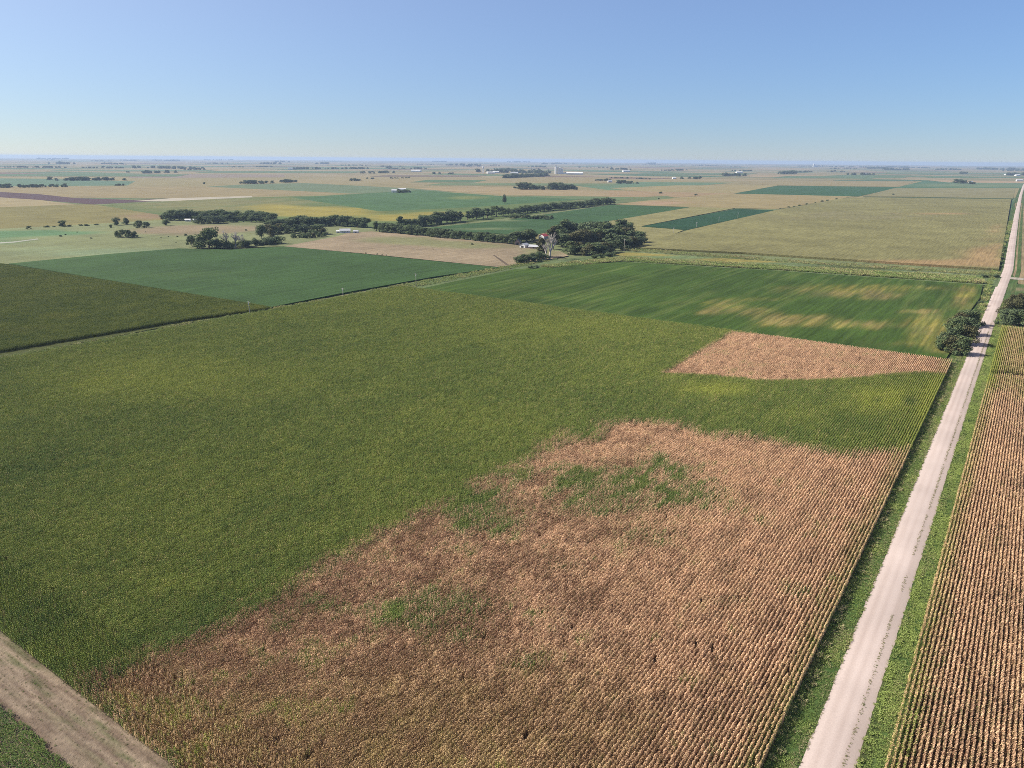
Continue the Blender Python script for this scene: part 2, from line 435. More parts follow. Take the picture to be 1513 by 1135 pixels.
field([(-300, 282), (0, 291.5), (60, 295.5), (112, 302), (0, 306), (-300, 312)], (178, 160, 122), sx=60, sy=60, mat=M_FAR)
field([(-300, 312), (0, 306), (112, 302), (137, 302), (240, 311), (240, 326), (120, 333), (0, 338), (-300, 352)], (148, 138, 88),
      patches=[([(215, 319, 40, 6, 1.0)], (160, 138, 104))], sx=30, sy=30)
field([(145, 303), (240, 297.5), (372, 291.5), (480, 289), (620, 281), (745, 290), (906, 300), (740, 323), (560, 341), (300, 330), (240, 318)], (112, 128, 78),
      patches=[([(300, 303, 140, 12, 1.0), (430, 297, 80, 6, .4)], (142, 140, 92)), ([(455, 314, 75, 7, 1.2), (400, 306, 40, 5, .9), (500, 310, 50, 5, .7), (590, 322, 55, 6, 1.2), (655, 316, 40, 4, .9)], (170, 158, 80))], sx=22, sy=22)
field([(432, 292), (490, 289), (620, 281), (745, 290), (880, 293), (700, 306), (560, 312)], (92, 122, 80), patches=[([(500, 309, 40, 3, .8)], (150, 146, 80)), ([(690, 292, 30, 3, 1)], (132, 142, 84))], sx=22, sy=22)
# north-east quarter
field([(-1700, 380), (900, 380), (900, 1700), (-1700, 1700)], (132, 138, 98), sx=40, sy=40, z=-.46, world_pts=True, var=.25)
field([(600, 262), (900, 262), (900, 270), (640, 278), (560, 272)], (166, 150, 112), sx=150, sy=150, mat=M_FAR)
field([(612, 279), (690, 275), (860, 281), (1000, 286), (930, 291), (745, 288)], (178, 156, 120), sx=80, sy=80, mat=M_FAR)
field([(745, 289), (930, 291), (1000, 290), (900, 297)], (116, 134, 92), sx=60, sy=60, mat=M_FAR)
field([(848, 274), (950, 269), (1085, 270), (1010, 276), (900, 281)], (116, 140, 108), sx=120, sy=120, mat=M_FAR)
field([(900, 278), (1000, 274), (1150, 274), (1085, 286), (960, 284)], (172, 156, 114), sx=80, sy=80, mat=M_FAR)
field([(900, 281.5), (960, 283), (1090, 286), (1010, 291), (900, 291)], (176, 150, 116), sx=60, sy=60, mat=M_FAR)
field([(904, 300), (930, 292), (985, 289.5), (1000, 293), (940, 299)], (124, 134, 94), sx=40, sy=40, mat=M_FAR)
field([(905, 302), (950, 297), (1075, 286), (1262, 290), (1240, 294), (1150, 309), (1088, 307.5), (1019, 306)], (172, 154, 112), sx=40, sy=40, patches=[([(980, 300, 60, 4, .9)], (184, 156, 124))], mat=M_FAR)
field([(1084, 286), (1150, 274.3), (1330, 276.5), (1268, 290.5)], (72, 106, 72), sx=60, sy=60, mat=M_FAR)
field([(1090, 270.5), (1240, 267), (1352, 268), (1330, 276), (1150, 274)], (166, 150, 112), sx=120, sy=120, mat=M_FAR)
field([(1230, 266.5), (1365, 266), (1352, 268), (1240, 267.5)], (100, 122, 96), sx=120, sy=120, mat=M_FAR)
field([(1320, 278), (1365, 267.5), (1640, 273), (1640, 278), (1400, 278)], (92, 124, 92), patches=[([(1450, 274, 120, 4, 1)], (124, 142, 104))], sx=60, sy=60, mat=M_FAR)
field([(1370, 266.5), (1640, 268), (1640, 272.5), (1400, 269.5)], (188, 162, 130), sx=120, sy=120, mat=M_FAR)
field([(1275, 289.5), (1322, 278), (1500, 278), (1497, 293.5)], (154, 146, 108), sx=60, sy=60, mat=M_FAR)
for u0, u1, v0, v1, c in ((-100, 260, 257.5, 260.5, (108, 130, 92)), (300, 520, 253, 255.5, (112, 132, 94)), (620, 700, 266, 269.5, (104, 128, 90)), (640, 900, 271, 274, (120, 136, 96)), (940, 1100, 256, 258, (110, 130, 92)), (1150, 1330, 260.5, 263, (112, 132, 96)), (1300, 1500, 255, 257.5, (118, 134, 98)), (80, 300, 251, 253, (116, 134, 100)), (560, 700, 259, 261, (140, 122, 104)), (1380, 1520, 261, 263, (106, 128, 90))):
    field([(u0+12, v0-.3), (u1+20, v0+.3), (u1, v1+.4), (u0-14, v1)], c, sx=300, sy=300, mat=M_FAR)
# big ripening corn quarter beyond the farm
field([(930, 365), (1016, 340), (1146, 310.5), (1241, 293.5), (1280, 291.5), (1494, 294.5), (1488, 330), (1476, 397), (1330, 388), (1100, 373)], (150, 143, 98),
      patches=[([(1350, 392, 160, 6, 1.0), (1450, 380, 30, 14, 1.1), (1470, 350, 14, 22, .8), (1380, 317, 60, 2, .8)], (178, 152, 108)), ([(1250, 320, 200, 10, .5)], (150, 142, 108))],
      sx=14, sy=14, z=1.6, skirt=2.0, var=.16)
field([(1275, 290.2), (1497, 293.2), (1496, 294.6), (1278, 291.6)], (92, 104, 70), sx=30, sy=30)
field([(900, 326), (1019, 306), (1086, 307.5), (948, 334), (1010, 340), (960, 361), (900, 340)], (158, 150, 104), sx=25, sy=25, z=.5, skirt=.9)
field([(948, 334.5), (1088, 308.5), (1146, 310.8), (1016, 339.5)], (54, 88, 60), sx=25, sy=25, z=1.0, skirt=1.4)
field([(620, 338), (753, 324.5), (904, 302.5), (1018, 306.5), (898, 327), (850, 333), (786, 348)], (76, 106, 66),
      patches=[([(720, 339, 60, 2, .9), (745, 326.5, 22, 1.5, 1.4)], (126, 140, 96))], sx=22, sy=22, z=.6, skirt=1.0)
field([(780, 346), (850, 333.5), (900, 330), (910, 338), (850, 350), (790, 358)], (160, 150, 106), sx=22, sy=22, z=.3)
# pasture and fallow to the west
field([(-300, 350), (0, 338), (120, 332), (240, 325), (420, 330), (560, 338), (560, 352), (420, 364), (264, 368), (13, 390), (-300, 420)], (146, 150, 108),
      patches=[([(40, 345, 110, 5, 1.3), (-120, 355, 140, 8, 1.3)], (110, 146, 100)), ([(270, 342, 90, 7, 1.0), (330, 337, 80, 4, .9)], (164, 148, 118)), ([(120, 372, 150, 9, .8)], (142, 158, 118))], sx=12, sy=12, var=.2)
field([(-300, 366), (-60, 361.5), (20, 357), (56, 352.5), (57, 353.6), (20, 358.6), (-60, 363.5), (-300, 370)], (198, 196, 184), sx=40, sy=40, name='track')
field([(419, 364), (500, 349), (514, 344), (549, 342), (600, 346), (748, 360), (830, 372), (840, 378), (759, 392), (735, 394.5), (650, 386), (541, 375)], (172, 152, 128),
      patches=[([(590, 355, 70, 6, 1.0), (700, 364, 60, 5, 1.0), (800, 374, 30, 7, 1.2), (650, 360, 60, 4, .8)], (146, 146, 104))], sx=8, sy=8, var=.25)
field([(728, 377), (731, 377), (752, 391), (748, 392)], (120, 104, 90), sx=30, sy=30, name='track')
field([(13, 389.5), (153, 376), (264, 367), (340, 369), (419, 364), (541, 375.5), (650, 386.5), (738, 395), (640, 409), (500, 434), (402, 453.5)], (74, 102, 56),
      patches=[([(300, 410, 150, 14, .5)], (88, 112, 60))], sx=10, sy=10, z=.7, skirt=1.1, var=.16)
field([(-400, 350), (-100, 373), (20, 392), (402, 453.2), (372, 462), (270, 478), (0, 529), (-300, 585)], (86, 92, 48),
      patches=[([(60, 420, 160, 12, .5), (250, 455, 120, 10, .5)], (98, 96, 56))], sx=10, sy=10, z=.01, var=.2)

# ------------------------------------------------------------------ near ground: soils, dirt strip, verges, road
def soil_col(rgb, var=.3, sc=6):
    b = lin(*rgb)
    return lambda x, y: b[None, :]*(1+var*2*(fbm(x/sc, y/sc, 11)[:, None]-.5))
WEST = lambda y: -383.5 + (y-140)*.030
grid_sheet('field', [(-386, 47), (-20.5, 47), (-20.5, 404), (-375.5, 402)], 0.0, soil_col((104, 84, 66)), 12, 12, M_SHEET)
grid_sheet('field', [(-4.6, 10), (170, 10), (170, 494), (-4.6, 509)], 0.0, soil_col((104, 84, 66)), 12, 12, M_SHEET)
def strip_col(x, y):
    b, g, d = lin(166, 148, 127), lin(106, 114, 74), lin(112, 93, 80)
    n = fbm(x/14, y/1.1, 21)[:, None]; n2 = fbm(x/9, y/.7, 31)[:, None]
    c = b*(1+.7*(n-.5)); w = sstep(.46, .66, n2); c = c*(1-.65*w)+d*.65*w
    for yt in (26.5, 28.4, 36.0, 37.9): tr = (np.exp(-((y-yt-.5*(fbm(x/30, y*0, 55)-.5))/.35)**2)*(.4+.6*fbm(x/8, y, 56)))[:, None]; c = c*(1-.6*tr)+d*.6*tr
    wg = (sstep(.5, .75, fbm(x/5, y/.8, 41))*sstep(38, 45.5, y))[:, None]
    return c*(1-.75*wg)+g*.75*wg
M_DIRT = sheet_mat('tilled_dirt', 'X', .10, .22, .5)
grid_sheet('dirt_strip', [(-320, 8), (-15.8, 8), (-15.8, 47.9), (-320, 47.9)], .004, strip_col, 2.0, .6, M_DIRT)

def road_center(y):
    pts = [(-200, -12.05), (560, -12.05)] + sorted(((G(u, v)[1], G(u, v)[0]) for u, v in ((1490, 398), (1495.5, 359), (1502, 319), (1508, 289), (1512, 276), (1515, 268))))
    return np.interp(y, [p[0] for p in pts], [p[1] for p in pts])
def road_mat():
    mt, nt, b = new_mat('gravel_road')
    a = attr(nt, 'Col'); sp = N(nt, 'ShaderNodeSeparateColor'); nt.links.new(a.outputs['Color'], sp.inputs[0]); t = sp.outputs[0]
    n1 = pos_noise(nt, .12, 5, .65, (1, .12, 1)); n2 = pos_noise(nt, 3.5, 4, .75); n3 = pos_noise(nt, .05, 3, .5)
    c = mixc(nt, maprange(nt, n1, .35, .65), (.325, .262, .230), (.40, .332, .295))
    # wheel tracks are packed and smoother, loose gravel lies between them and along the edges
    tr = math_n(nt, 'ABSOLUTE', math_n(nt, 'SUBTRACT', math_n(nt, 'PINGPONG', math_n(nt, 'MULTIPLY', t, 4.0), 1.0), .5))
    c = mixc(nt, maprange(nt, tr, .1, .45, .6, 0.0), c, (.42, .352, .315))
    edge = maprange(nt, math_n(nt, 'ADD', t, math_n(nt, 'MULTIPLY', math_n(nt, 'SUBTRACT', n1, .5), .06)), .70, .80, 0, 1, True)
    c = mixc(nt, math_n(nt, 'MULTIPLY', edge, .5), c, (.29, .235, .20))
    f = math_n(nt, 'MULTIPLY', maprange(nt, n2, .25, .75, .86, 1.12), maprange(nt, n3, .3, .7, .9, 1.08))
    v = N(nt, 'ShaderNodeVectorMath', operation='SCALE'); nt.links.new(c, v.inputs[0]); nt.links.new(f, v.inputs['Scale'])
    nt.links.new(v.outputs[0], b.inputs['Base Color'])
    bp = N(nt, 'ShaderNodeBump'); bp.inputs['Strength'].default_value = .35; bp.inputs['Distance'].default_value = .05
    nt.links.new(n2, bp.inputs['Height']); nt.links.new(bp.outputs[0], b.inputs['Normal'])
    return mt
def ribbon(name, y0, y1, prof, mat, step=6.0, wob=0.0, colf=None, seed=1):
    """long strip that follows the road; prof: (offset from centre, z)"""
    ys = [y0]
    while ys[-1] < y1: ys.append(min(y1, ys[-1]+step*(1+max(0, ys[-1]-500)/150)))
    V, F, C = [], [], []; n = len(prof)
    for j, y in enumerate(ys):
        c = float(road_center(y))
        for k, (o, z) in enumerate(prof):
            w = 0.0
            if wob and k in (0, n-1): w = wob*2*(float(vnoise(np.array([y/3.1]), np.array([k*7.3]), seed)[0])-.5)
            V.append((c+o+w, y, z)); C.append((k/(n-1),)*3 if colf is None else colf(o, y))
        if j:
            for k in range(n-1):
                a = (j-1)*n+k; F.append((a, a+1, a+n+1, a+n))
    return struct(mesh_obj(name, V, F, mat, cols=np.array(C), smooth=True))
ribbon('road', -60, 4200, [(-3.7, .03), (-2.6, .16), (-1.2, .24), (0, .27), (1.2, .24), (2.6, .17), (3.7, .04)], road_mat(), wob=.2, step=1.5)
gv = lin(84, 112, 58); gd = lin(112, 116, 74); ge = lin(150, 140, 104)
def verge_c(o, y):
    n = float(fbm(np.array([o*.4+9]), np.array([y/9.0]), 5)[0]); t = min(1, max(0, (n-.42)*3))
    return tuple((gv*(1-t)+gd*t)*ALB)
ribbon('verge', -60, 4200, [(-11.0, .02), (-8.6, .006), (-7.0, -.28), (-5.6, -.26), (-4.2, .0), (-3.4, .02)], M_SHEET, colf=verge_c)
ribbon('verge', -60, 4200, [(3.4, .02), (4.2, .0), (5.3, -.18), (6.4, -.1), (7.6, .01), (9.5, .02)], M_SHEET, colf=verge_c)

# soybean field, grass waterway and far boundary strip of the farm
SOY_Y = [[1074, 453, 36, 9, .9], [1050, 462, 26, 5, .8], [1128, 463, 26, 9, 1.0], [1152, 477, 34, 7, 1.2], [1195, 470, 42, 6, 1.0], [1262, 480, 60, 7, 1.15], [1230, 428, 80, 8, 1.0],
         [1290, 437, 50, 6, .9], [1370, 470, 36, 14, .8], [1378, 495, 34, 16, 1.3], [1400, 512, 30, 10, 1.1], [1425, 440, 20, 20, 1.0], [1360, 460, 24, 2.2, 1.6], [1120, 442, 50, 4, .5], [1000, 447, 60, 3, .35],
         [1340, 425, 60, 5, .7], [1330, 508, 50, 5, .5], [740, 429, 60, 3, .35], [820, 440, 70, 3, .3]]
SOY = GP([(618, 427), (760, 398), (920, 387), (1150, 400), (1452, 421), (1448, 440), (1425, 470), (1404, 520), (1398, 529), (1085, 493)], .8)
def soy_col(x, y):
    u, v, _ = PX(x, y, .8)
    st = fbm(x/3.2, y/60, 61); n = fbm(x/30, y/30, 62)
    g = lin(75, 100, 40)[None, :]*(1+.5*(n-.5))[:, None]*(1+.35*(st-.5))[:, None]
    w = blobs(u, v, SOY_Y)*(.1+1.9*fbm(x/2.6, y/38, 67))*(.6+.9*fbm(x/16, y/16, 68)); w = (.8*sstep(.1, 1.3, w))[:, None]*(.45+.55*sstep(.38, .6, fbm(x/1.3, y/55, 69)))[:, None]
    yl = lin(176, 162, 84)[None, :]*(1+.5*(fbm(x/9, y/22, 63)-.5))[:, None]
    tn = sstep(.45, .65, fbm(x/40, y/25, 64))[:, None]; yl = yl*(1-.5*tn)+lin(168, 146, 104)*.5*tn
    c = g*(1-w)+yl*w
    hz = sstep(.5, .75, fbm(x/4, y/80, 66))[:, None]*.4
    c = c*(1-hz)+lin(120, 134, 70)*hz
    dk = np.clip(blobs(u, v, [(1300, 437, 22, 6, .8), (1215, 436, 20, 4, .5)]), 0, 1)[:, None]
    return c*(1-.6*dk)+lin(112, 98, 74)*.6*dk
grid_sheet('soybean_field', SOY, .8, soy_col, 1.6, 6.0, sheet_mat('soybean_canopy', 'Y', .22, .3, .7), 1.2, rough=.16)
field([(740, 402), (800, 388), (918, 372), (1200, 390), (1480, 409), (1474, 424), (1452, 421), (1150, 401), (920, 388), (800, 396)], (120, 134, 92),
      patches=[([(960, 376, 60, 3, 1.3), (1100, 385, 110, 3.5, 1.3)], (160, 150, 84)), ([(1260, 396, 140, 3, 1.2)], (96, 104, 62)), ([(1300, 405, 200, 4, .8), (1100, 394, 120, 3, .8)], (140, 152, 116))], sx=4, sy=3, z=.15, var=.3, name='waterway')
# track between corn and beans, crossing to the road, and the pale field entrance east of the road
field([(1080, 491.5), (1405, 528.3), (1446, 533), (1446, 537), (1404, 532), (1085, 493.5)], (118, 124, 84), sx=3, sy=3, z=.02, name='track')
field([(1493, 409.5), (1560, 414), (1560, 417.5), (1492, 412.5)], (196, 184, 172), sx=12, sy=12, z=.08, name='track')
field([(1500, 300), (1640, 300), (1640, 436), (1513, 432), (1496, 405)], (170, 148, 116), patches=[([(1505, 350, 8, 60, 1)], (140, 140, 96))], sx=14, sy=14, z=-.1)
field([(1482, 418), (1560, 424), (1560, 480), (1478, 478)], (98, 118, 70), patches=[([(1506, 428, 20, 4, 1)], (160, 140, 110))], sx=5, sy=5, z=-.02)

# ------------------------------------------------------------------ corn
DRY_A = [(120, 1003), (180, 984), (300, 925), (390, 880), (520, 808), (600, 768), (650, 738), (705, 706), (760, 690), (800, 668), (835, 648), (875, 642), (890, 624), (930, 619), (1000, 622), (1040, 640), (1110, 640),
         (1180, 655), (1240, 668), (1300, 664), (1360, 660), (1380, 700), (1200, 1300), (500, 1500), (310, 1170), (200, 1085), (150, 1040)]
DRY_B = [(1083, 489), (1200, 500), (1420, 525), (1412, 554), (1370, 549), (1330, 550), (1240, 559), (1130, 561), (1050, 553), (980, 550)]
GREEN_IN = [(893, 716, 42, 17, 1.05), (858, 745, 34, 12, .7), (727, 760, 34, 16, 1.0), (690, 748, 26, 14, .8), (969, 687, 34, 8, .8), (1016, 727, 44, 13, .85), (925, 745, 40, 9, .5), (651, 893, 42, 18, 1.1), (664, 934, 28, 10, 1.0),
            (693, 890, 40, 12, .45), (466, 888, 28, 9, .95), (412, 916, 14, 9, .7), (783, 975, 22, 9, .75), (949, 790, 40, 12, .55), (820, 830, 30, 10, .25), (1070, 884, 30, 5, .35), (620, 915, 30, 10, .5), (770, 700, 50, 8, .45), (700, 725, 40, 8, .45)]
TAN_OUT = [(822, 640, 26, 9, .42), (800, 655, 20, 8, .3), (740, 690, 40, 8, .25)]
YEL_AT = [(1060, 575, 50, 10, .8), (1310, 588, 48, 17, .9), (1380, 590, 20, 30, .6), (1180, 610, 60, 14, .25), (720, 620, 120, 40, .2), (300, 560, 200, 40, .3), (800, 480, 200, 25, .2), (150, 560, 150, 30, .2), (240, 860, 60, 20, .25)]
DARK_AT = [(1296, 590, 10, 5, .8), (1345, 592, 12, 7, .8), (60, 905, 60, 22, .25)]
A_G, B_G = GP(DRY_A, 1.9), GP(DRY_B, 1.9)
def corn_state(x, y):
    u, v, _ = PX(x, y, 1.9)
    st = fbm(x/1.6, y/14, 71)-.5; n = fbm(x/14, y/14, 72)-.5; n2 = fbm(x/4, y/4, 73)-.5
    dA = sdist(A_G, x, y) + 9*n + 6*st; dB = sdist(B_G, x, y) + 3*n + 2*st
    dry = np.maximum(sstep(-6, 7, dA), sstep(-3.0, 3.0, dB)) + .25*st
    dry = dry - np.clip(1.05*blobs(u, v, [(a, b, c*1.45, d*1.5, w) for a, b, c, d, w in GREEN_IN])*(.95+1.7*st+.9*n+1.2*n2), 0, .72)*.85 - .8*np.clip(n*1.6+1.6*st+1.4*n2-.12, 0, .6)
    # rows near the west line of the dry patch stay mixed
    dry = dry + blobs(u, v, TAN_OUT)*(1+1.5*st)
    edge = sstep(-27.0, -21.5, x)
    dry = dry*(1-.30*edge)
    inside = sstep(-2, 12, dA); yel = .34 - .30*inside + .4*n2 + .15*n + .35*(fbm(x/60, y/60, 75)-.5) + .35*st + blobs(u, v, YEL_AT) - blobs(u, v, DARK_AT) + .3*edge
    khaki = sstep(900, 1090, v)*sstep(1150, 700, u)
    yel = np.where(dry > .5, .12 + .5*khaki + .35*edge + .8*n2*khaki + .5*np.clip(n2, 0, 1), yel - .10)
    even = 1-.5*sstep(800, 1150, u)
    tone = .36 + .28*sstep(450, 1100, u) - .20*sstep(45, 5, dA)*sstep(900, 650, u) + even*(1.2*n2 + .9*n + .8*(fbm(x/1.7, y/1.7, 76)-.5)) + 1.0*st - .20*khaki - .10*(dB > -3) + .12*sstep(900, 1250, u)
    return np.clip(dry, 0, 1), np.clip(yel, 0, 1), np.clip(tone, 0, 1)
ROW, SEG = .78, 1.6
def rows(x0, x1, y0, y1, along='Y'):
    if along == 'Y':
        xs, ys = np.arange(x0, x1, ROW), np.arange(y0, y1, SEG)
        X, Y = np.meshgrid(xs, ys, indexing='ij'); Y = Y + ((RNG.random(len(xs))-.5)*SEG)[:, None]
    else:
        xs, ys = np.arange(x0, x1, SEG), np.arange(y0, y1, ROW)
        X, Y = np.meshgrid(xs, ys, indexing='ij'); X = X + (RNG.random(len(ys))*SEG)[None, :]
    X = X + RNG.normal(0, .03, X.shape); Y = Y + RNG.normal(0, .03, Y.shape)
    return X.ravel(), Y.ravel()
def corn_stand(name, X, Y, state, rot0=0.0, miss=.003, label=None, green=None):
    k = in_view(X, Y, 1.5); X, Y = X[k], Y[k]
    k = RNG.random(len(X)) > miss; X, Y = X[k], Y[k]
    dry, yel, tone = state(X, Y)
    for nm, coll, sel in ((name, green or CORN_GREEN, dry <= .5), ('dry_' + name, CORN_DRY, dry > .5)):
        if not sel.any(): continue
        n = int(sel.sum()); hs = (.88 if nm.startswith('dry_') else 1.0)*(1 + .06*(fbm(X[sel]/7, Y[sel]/7, 81)-.5)*2 + RNG.normal(0, .035, n))
        S = np.stack([(1.25 if name.startswith('road') else 1.0) + RNG.normal(0, .1, n), np.ones(n), hs], -1)
        o = plants(nm, X[sel], Y[sel], 0.0, coll, rot0 + np.pi*RNG.integers(0, 2, n) + RNG.normal(0, .03, n), S, dry=dry[sel], yel=yel[sel], tone=np.clip(tone[sel]+RNG.normal(0, .16, n), 0, 1))
        if label: tag(o, label[nm.startswith('dry_')], 'corn')
WC = GP([(-120, 371), (20, 392), (402, 453.2), (372, 457), (270, 471), (0, 516), (-150, 543)], 1.9)
X, Y = rows(-900, -380, 120, 560); k = sdist(WC, X, Y) > .3
def corn_state_w(x, y):
    n = fbm(x/20, y/20, 141)-.5; n2 = fbm(x/4, y/4, 142)-.5
    return np.clip(.0+.4*n, 0, .3), np.clip(.30+.8*n2+.5*n, 0, 1), .3+0*x
corn_stand('west_corn', X[k], Y[k], corn_state_w, label=('dark olive corn in the field left of the west line', 'drying corn in the field left of the west line'), green=CORN_DARK)
HEAD = 60.0
X, Y = rows(-392, -20.6, HEAD+.1, 403)
k = (X > WEST(Y)) & (Y < 402.5+.0*X); corn_stand('corn_stand', X[k], Y[k], corn_state, label=('green corn covering the main field beside the gravel road', 'dried tan corn in the main field beside the gravel road'))
X, Y = rows(-300, -21, 47.3, HEAD-.6, 'X')
corn_stand('headland_corn', X, Y, corn_state, math.pi/2, label=('green headland corn rows along the bare dirt strip', 'dried headland corn along the bare dirt strip'))
def corn_state_e(x, y):
    n2 = fbm(x/3, y/6, 93)-.5; n = fbm(x/12, y/25, 92)-.5; edge = sstep(1.0, -3.5, x); far = sstep(330, 386, y)
    dry = .92 - .35*edge - .42*far + .6*n - .3*np.clip(fbm(x/2, y/30, 95)-.62, 0, 1)*4
    yel = .15 + .45*edge + .35*far + .7*np.clip(n2, 0, 1) + .4*n
    tone = .60 + .7*n2 + .5*n
    return np.clip(dry, 0, 1), np.clip(yel, 0, 1), np.clip(tone, 0, 1)
X, Y = rows(-4.3, 150, 40, 512)
gap = np.abs(Y-390-.3*X) < 3.4
k = ~gap & (Y < 508-.1*X); corn_stand('roadside_corn', X[k], Y[k], corn_state_e, label=('greener corn plants in the field right of the gravel road', 'dried tan corn rows in the field right of the gravel road'))

# ------------------------------------------------------------------ grass and weeds along the road
def scatter(x0, x1, y0, y1, dens):
    n = int((x1-x0)*(y1-y0)*dens); return RNG.uniform(x0, x1, n), RNG.uniform(y0, y1, n)
def zprof(o, prof): return np.interp(o, [p[0] for p in prof], [p[1] for p in prof])
PL = [(-11.0, .02), (-8.6, .006), (-7.0, -.28), (-5.6, -.26), (-4.2, .0), (-3.4, .02)]; PR = [(3.4, .02), (4.2, .0), (5.3, -.18), (6.4, -.1), (7.6, .01), (9.5, .02)]
def verge_grass(name, lo, hi, prof, dens, lush, coll, hs, label, y1=560, y0=50):
    o, y = scatter(lo, hi, y0, y1, dens); x = o + road_center(y)
    k = in_view(x, y, 0, 60); o, x, y = o[k], x[k], y[k]
    n = fbm(x/3, y/6, 101)-.5; n2 = fbm(x/1.2, y/9, 103)-.5
    ob = plants(name, x, y, 0.0, coll, RNG.uniform(0, 6.28, len(x)), np.clip(hs*(1+.8*n+RNG.normal(0, .2, len(x))), .2, 3), dry=np.clip((1-lush)+.9*n2, 0, 1), yel=np.clip(.45+1.4*n+.6*lush*(lo > 0)*.4, 0, 1), tone=np.clip(.5+n2, 0, 1))
    me = ob.data; co = np.stack([x, y, zprof(o, prof)], -1).astype(np.float32); me.vertices.foreach_set('co', co.ravel())
    return tag(ob, label, 'grass')
verge_grass('verge_grass', -8.4, -3.75, PL, 4.5, .80, GRASS, .9, 'green grass in the ditch between the main corn field and the road')
verge_grass('verge_grass', 3.75, 7.4, PR, 4.5, .92, GRASS, .9, 'bright green grass strip on the right side of the gravel road')
verge_grass('roadside_weeds', -8.2, -6.2, PL, .35, .5, TALLG, .7, 'tall weeds at the foot of the corn along the ditch')
verge_grass('roadside_weeds', -4.3, -3.5, PL, 2.2, .35, GRASS, .55, 'ragged weeds along the left edge of the gravel')
yy = RNG.uniform(50, 520, 2600); oo = 1.95 + .16*RNG.normal(0, 1, len(yy)) + .35*(fbm(yy/40, yy*0, 7)-.5); xx = oo + road_center(yy)
k = in_view(xx, yy, 0, 60) & (fbm(yy/7, yy*0+3, 8) > .36); xx, yy = xx[k], yy[k]
tag(plants('windrow_weeds', xx, yy, .2, GRASS, RNG.uniform(0, 6.28, len(xx)), np.clip(RNG.normal(.27, .1, len(xx)), .1, 1), dry=np.clip(RNG.normal(.62, .25, len(xx)), 0, 1), yel=.3, tone=RNG.uniform(0, .4, len(xx))),
    'broken line of dark weeds along the right part of the gravel', 'weeds')
# dirt strip: stubble and small weeds in lines
n = 2600; xx = RNG.uniform(-300, -20, n); yy = 47.6 - np.abs(RNG.normal(0, 1, n))*7; yy = np.round(yy/.76)*.76 + RNG.normal(0, .08, n)
k = (yy > 12) & in_view(xx, yy, 0, 60) & (fbm(xx/6, yy/1.5, 121) > .42); xx, yy = xx[k], yy[k]
tag(plants('stubble', xx, yy, .01, GRASS, RNG.uniform(0, 6.28, len(xx)), np.clip(RNG.normal(.28, .12, len(xx)), .1, .7), dry=np.clip(.45+.9*(fbm(xx/8, yy/3, 5)-.5)*2+RNG.normal(0, .25, len(xx)), 0, 1), yel=.4, tone=RNG.uniform(.2, 1, len(xx))),
    'sparse stubble and weeds on the bare dirt strip', 'stubble')
n = 9000; xx = RNG.uniform(-260, -60, n); yy = np.round(RNG.uniform(14, 47.5, n)/.76)*.76 + RNG.normal(0, .1, n)
k = in_view(xx, yy, 0, 60) & (fbm(xx/5, yy/1.2, 123) > .45); xx, yy = xx[k], yy[k]
E_G = [G(1474, 486), G(1560, 492), G(1560, 452), G(1480, 448)]
tag(plants('crop_residue', xx, yy, .0, GRASS, RNG.uniform(0, 6.28, len(xx)), np.clip(RNG.normal(.2, .07, len(xx)), .08, .5), dry=1.0, yel=.1, tone=RNG.uniform(.3, 1, len(xx))),
    'pale crop residue lying in lines on the dirt strip', 'residue')
# beans below the strip
BE = [G(-260, 880), G(0, 1046), G(50, 1085), G(105, 1140), G(160, 1215), G(-100, 1300), G(-400, 1100)]
X, Y = np.meshgrid(np.arange(-190, -60, 1.5), np.arange(0, 60, .62), indexing='ij'); X = X.ravel()+RNG.uniform(0, .6, X.size); Y = Y.ravel()+RNG.normal(0, .08, Y.size)
k = (sdist(BE, X, Y) > RNG.normal(0, .5, X.size)) & in_view(X, Y, .5, 100); X, Y = X[k], Y[k]
tag(plants('bean_rows', X, Y, 0.0, BEANS, math.pi/2+np.pi*RNG.integers(0, 2, len(X)), np.clip(RNG.normal(1.1, .12, len(X)), .6, 1.6), dry=0.0, yel=np.clip(.18+.8*(fbm(X/4, Y/4, 9)-.5), 0, 1), tone=.5),
    'dark green leafy beans in the bottom left corner below the dirt strip', 'beans')
# rough grass in the waterway and along the property lines
def rough_grass(name, poly, dens, hs, lush, coll, label, z=.1):
    P = np.array(poly); x, y = scatter(P[:, 0].min(), P[:, 0].max(), P[:, 1].min(), P[:, 1].max(), dens)
    k = (sdist(poly, x, y) > 0) & in_view(x, y, 0, 40); x, y = x[k], y[k]
    n = fbm(x/14, y/8, 131)-.5
    return tag(plants(name, x, y, z, coll, RNG.uniform(0, 6.28, len(x)), np.clip(hs*(1+1.4*n+RNG.normal(0, .2, len(x))), .2, 4), dry=np.clip(1-lush+1.2*n, 0, 1), yel=np.clip(.55+n, 0, 1), tone=np.clip(.8-n, 0, 1)), label, 'grass')
rough_grass('verge_brush', E_G, .5, .9, .85, TALLG, 'rough green grass under the grove right of the road', 0.0)
rough_grass('reed_grass', GP([(800, 394), (920, 381), (1150, 394), (1450, 411), (1452, 420), (1150, 399.5), (920, 386.5), (810, 397)]), .9, 1.5, .7, TALLG, 'pale reedy grass along the waterway at the far end of the beans')
rough_grass('boundary_weeds', GP([(918, 366), (1200, 387), (1478, 404), (1478, 408), (1200, 391), (918, 370)]), .25, 1.0, .55, TALLG, 'weeds along the line below the big ripening corn field')
rough_grass('boundary_grass', GP([(-80, 545), (0, 529), (290, 476), (470, 444), (620, 416), (800, 384), (812, 386), (620, 424), (470, 450), (290, 484), (0, 539), (-80, 556)]), .4, .8, .75, TALLG, 'rough grass along the west line of the main corn field')
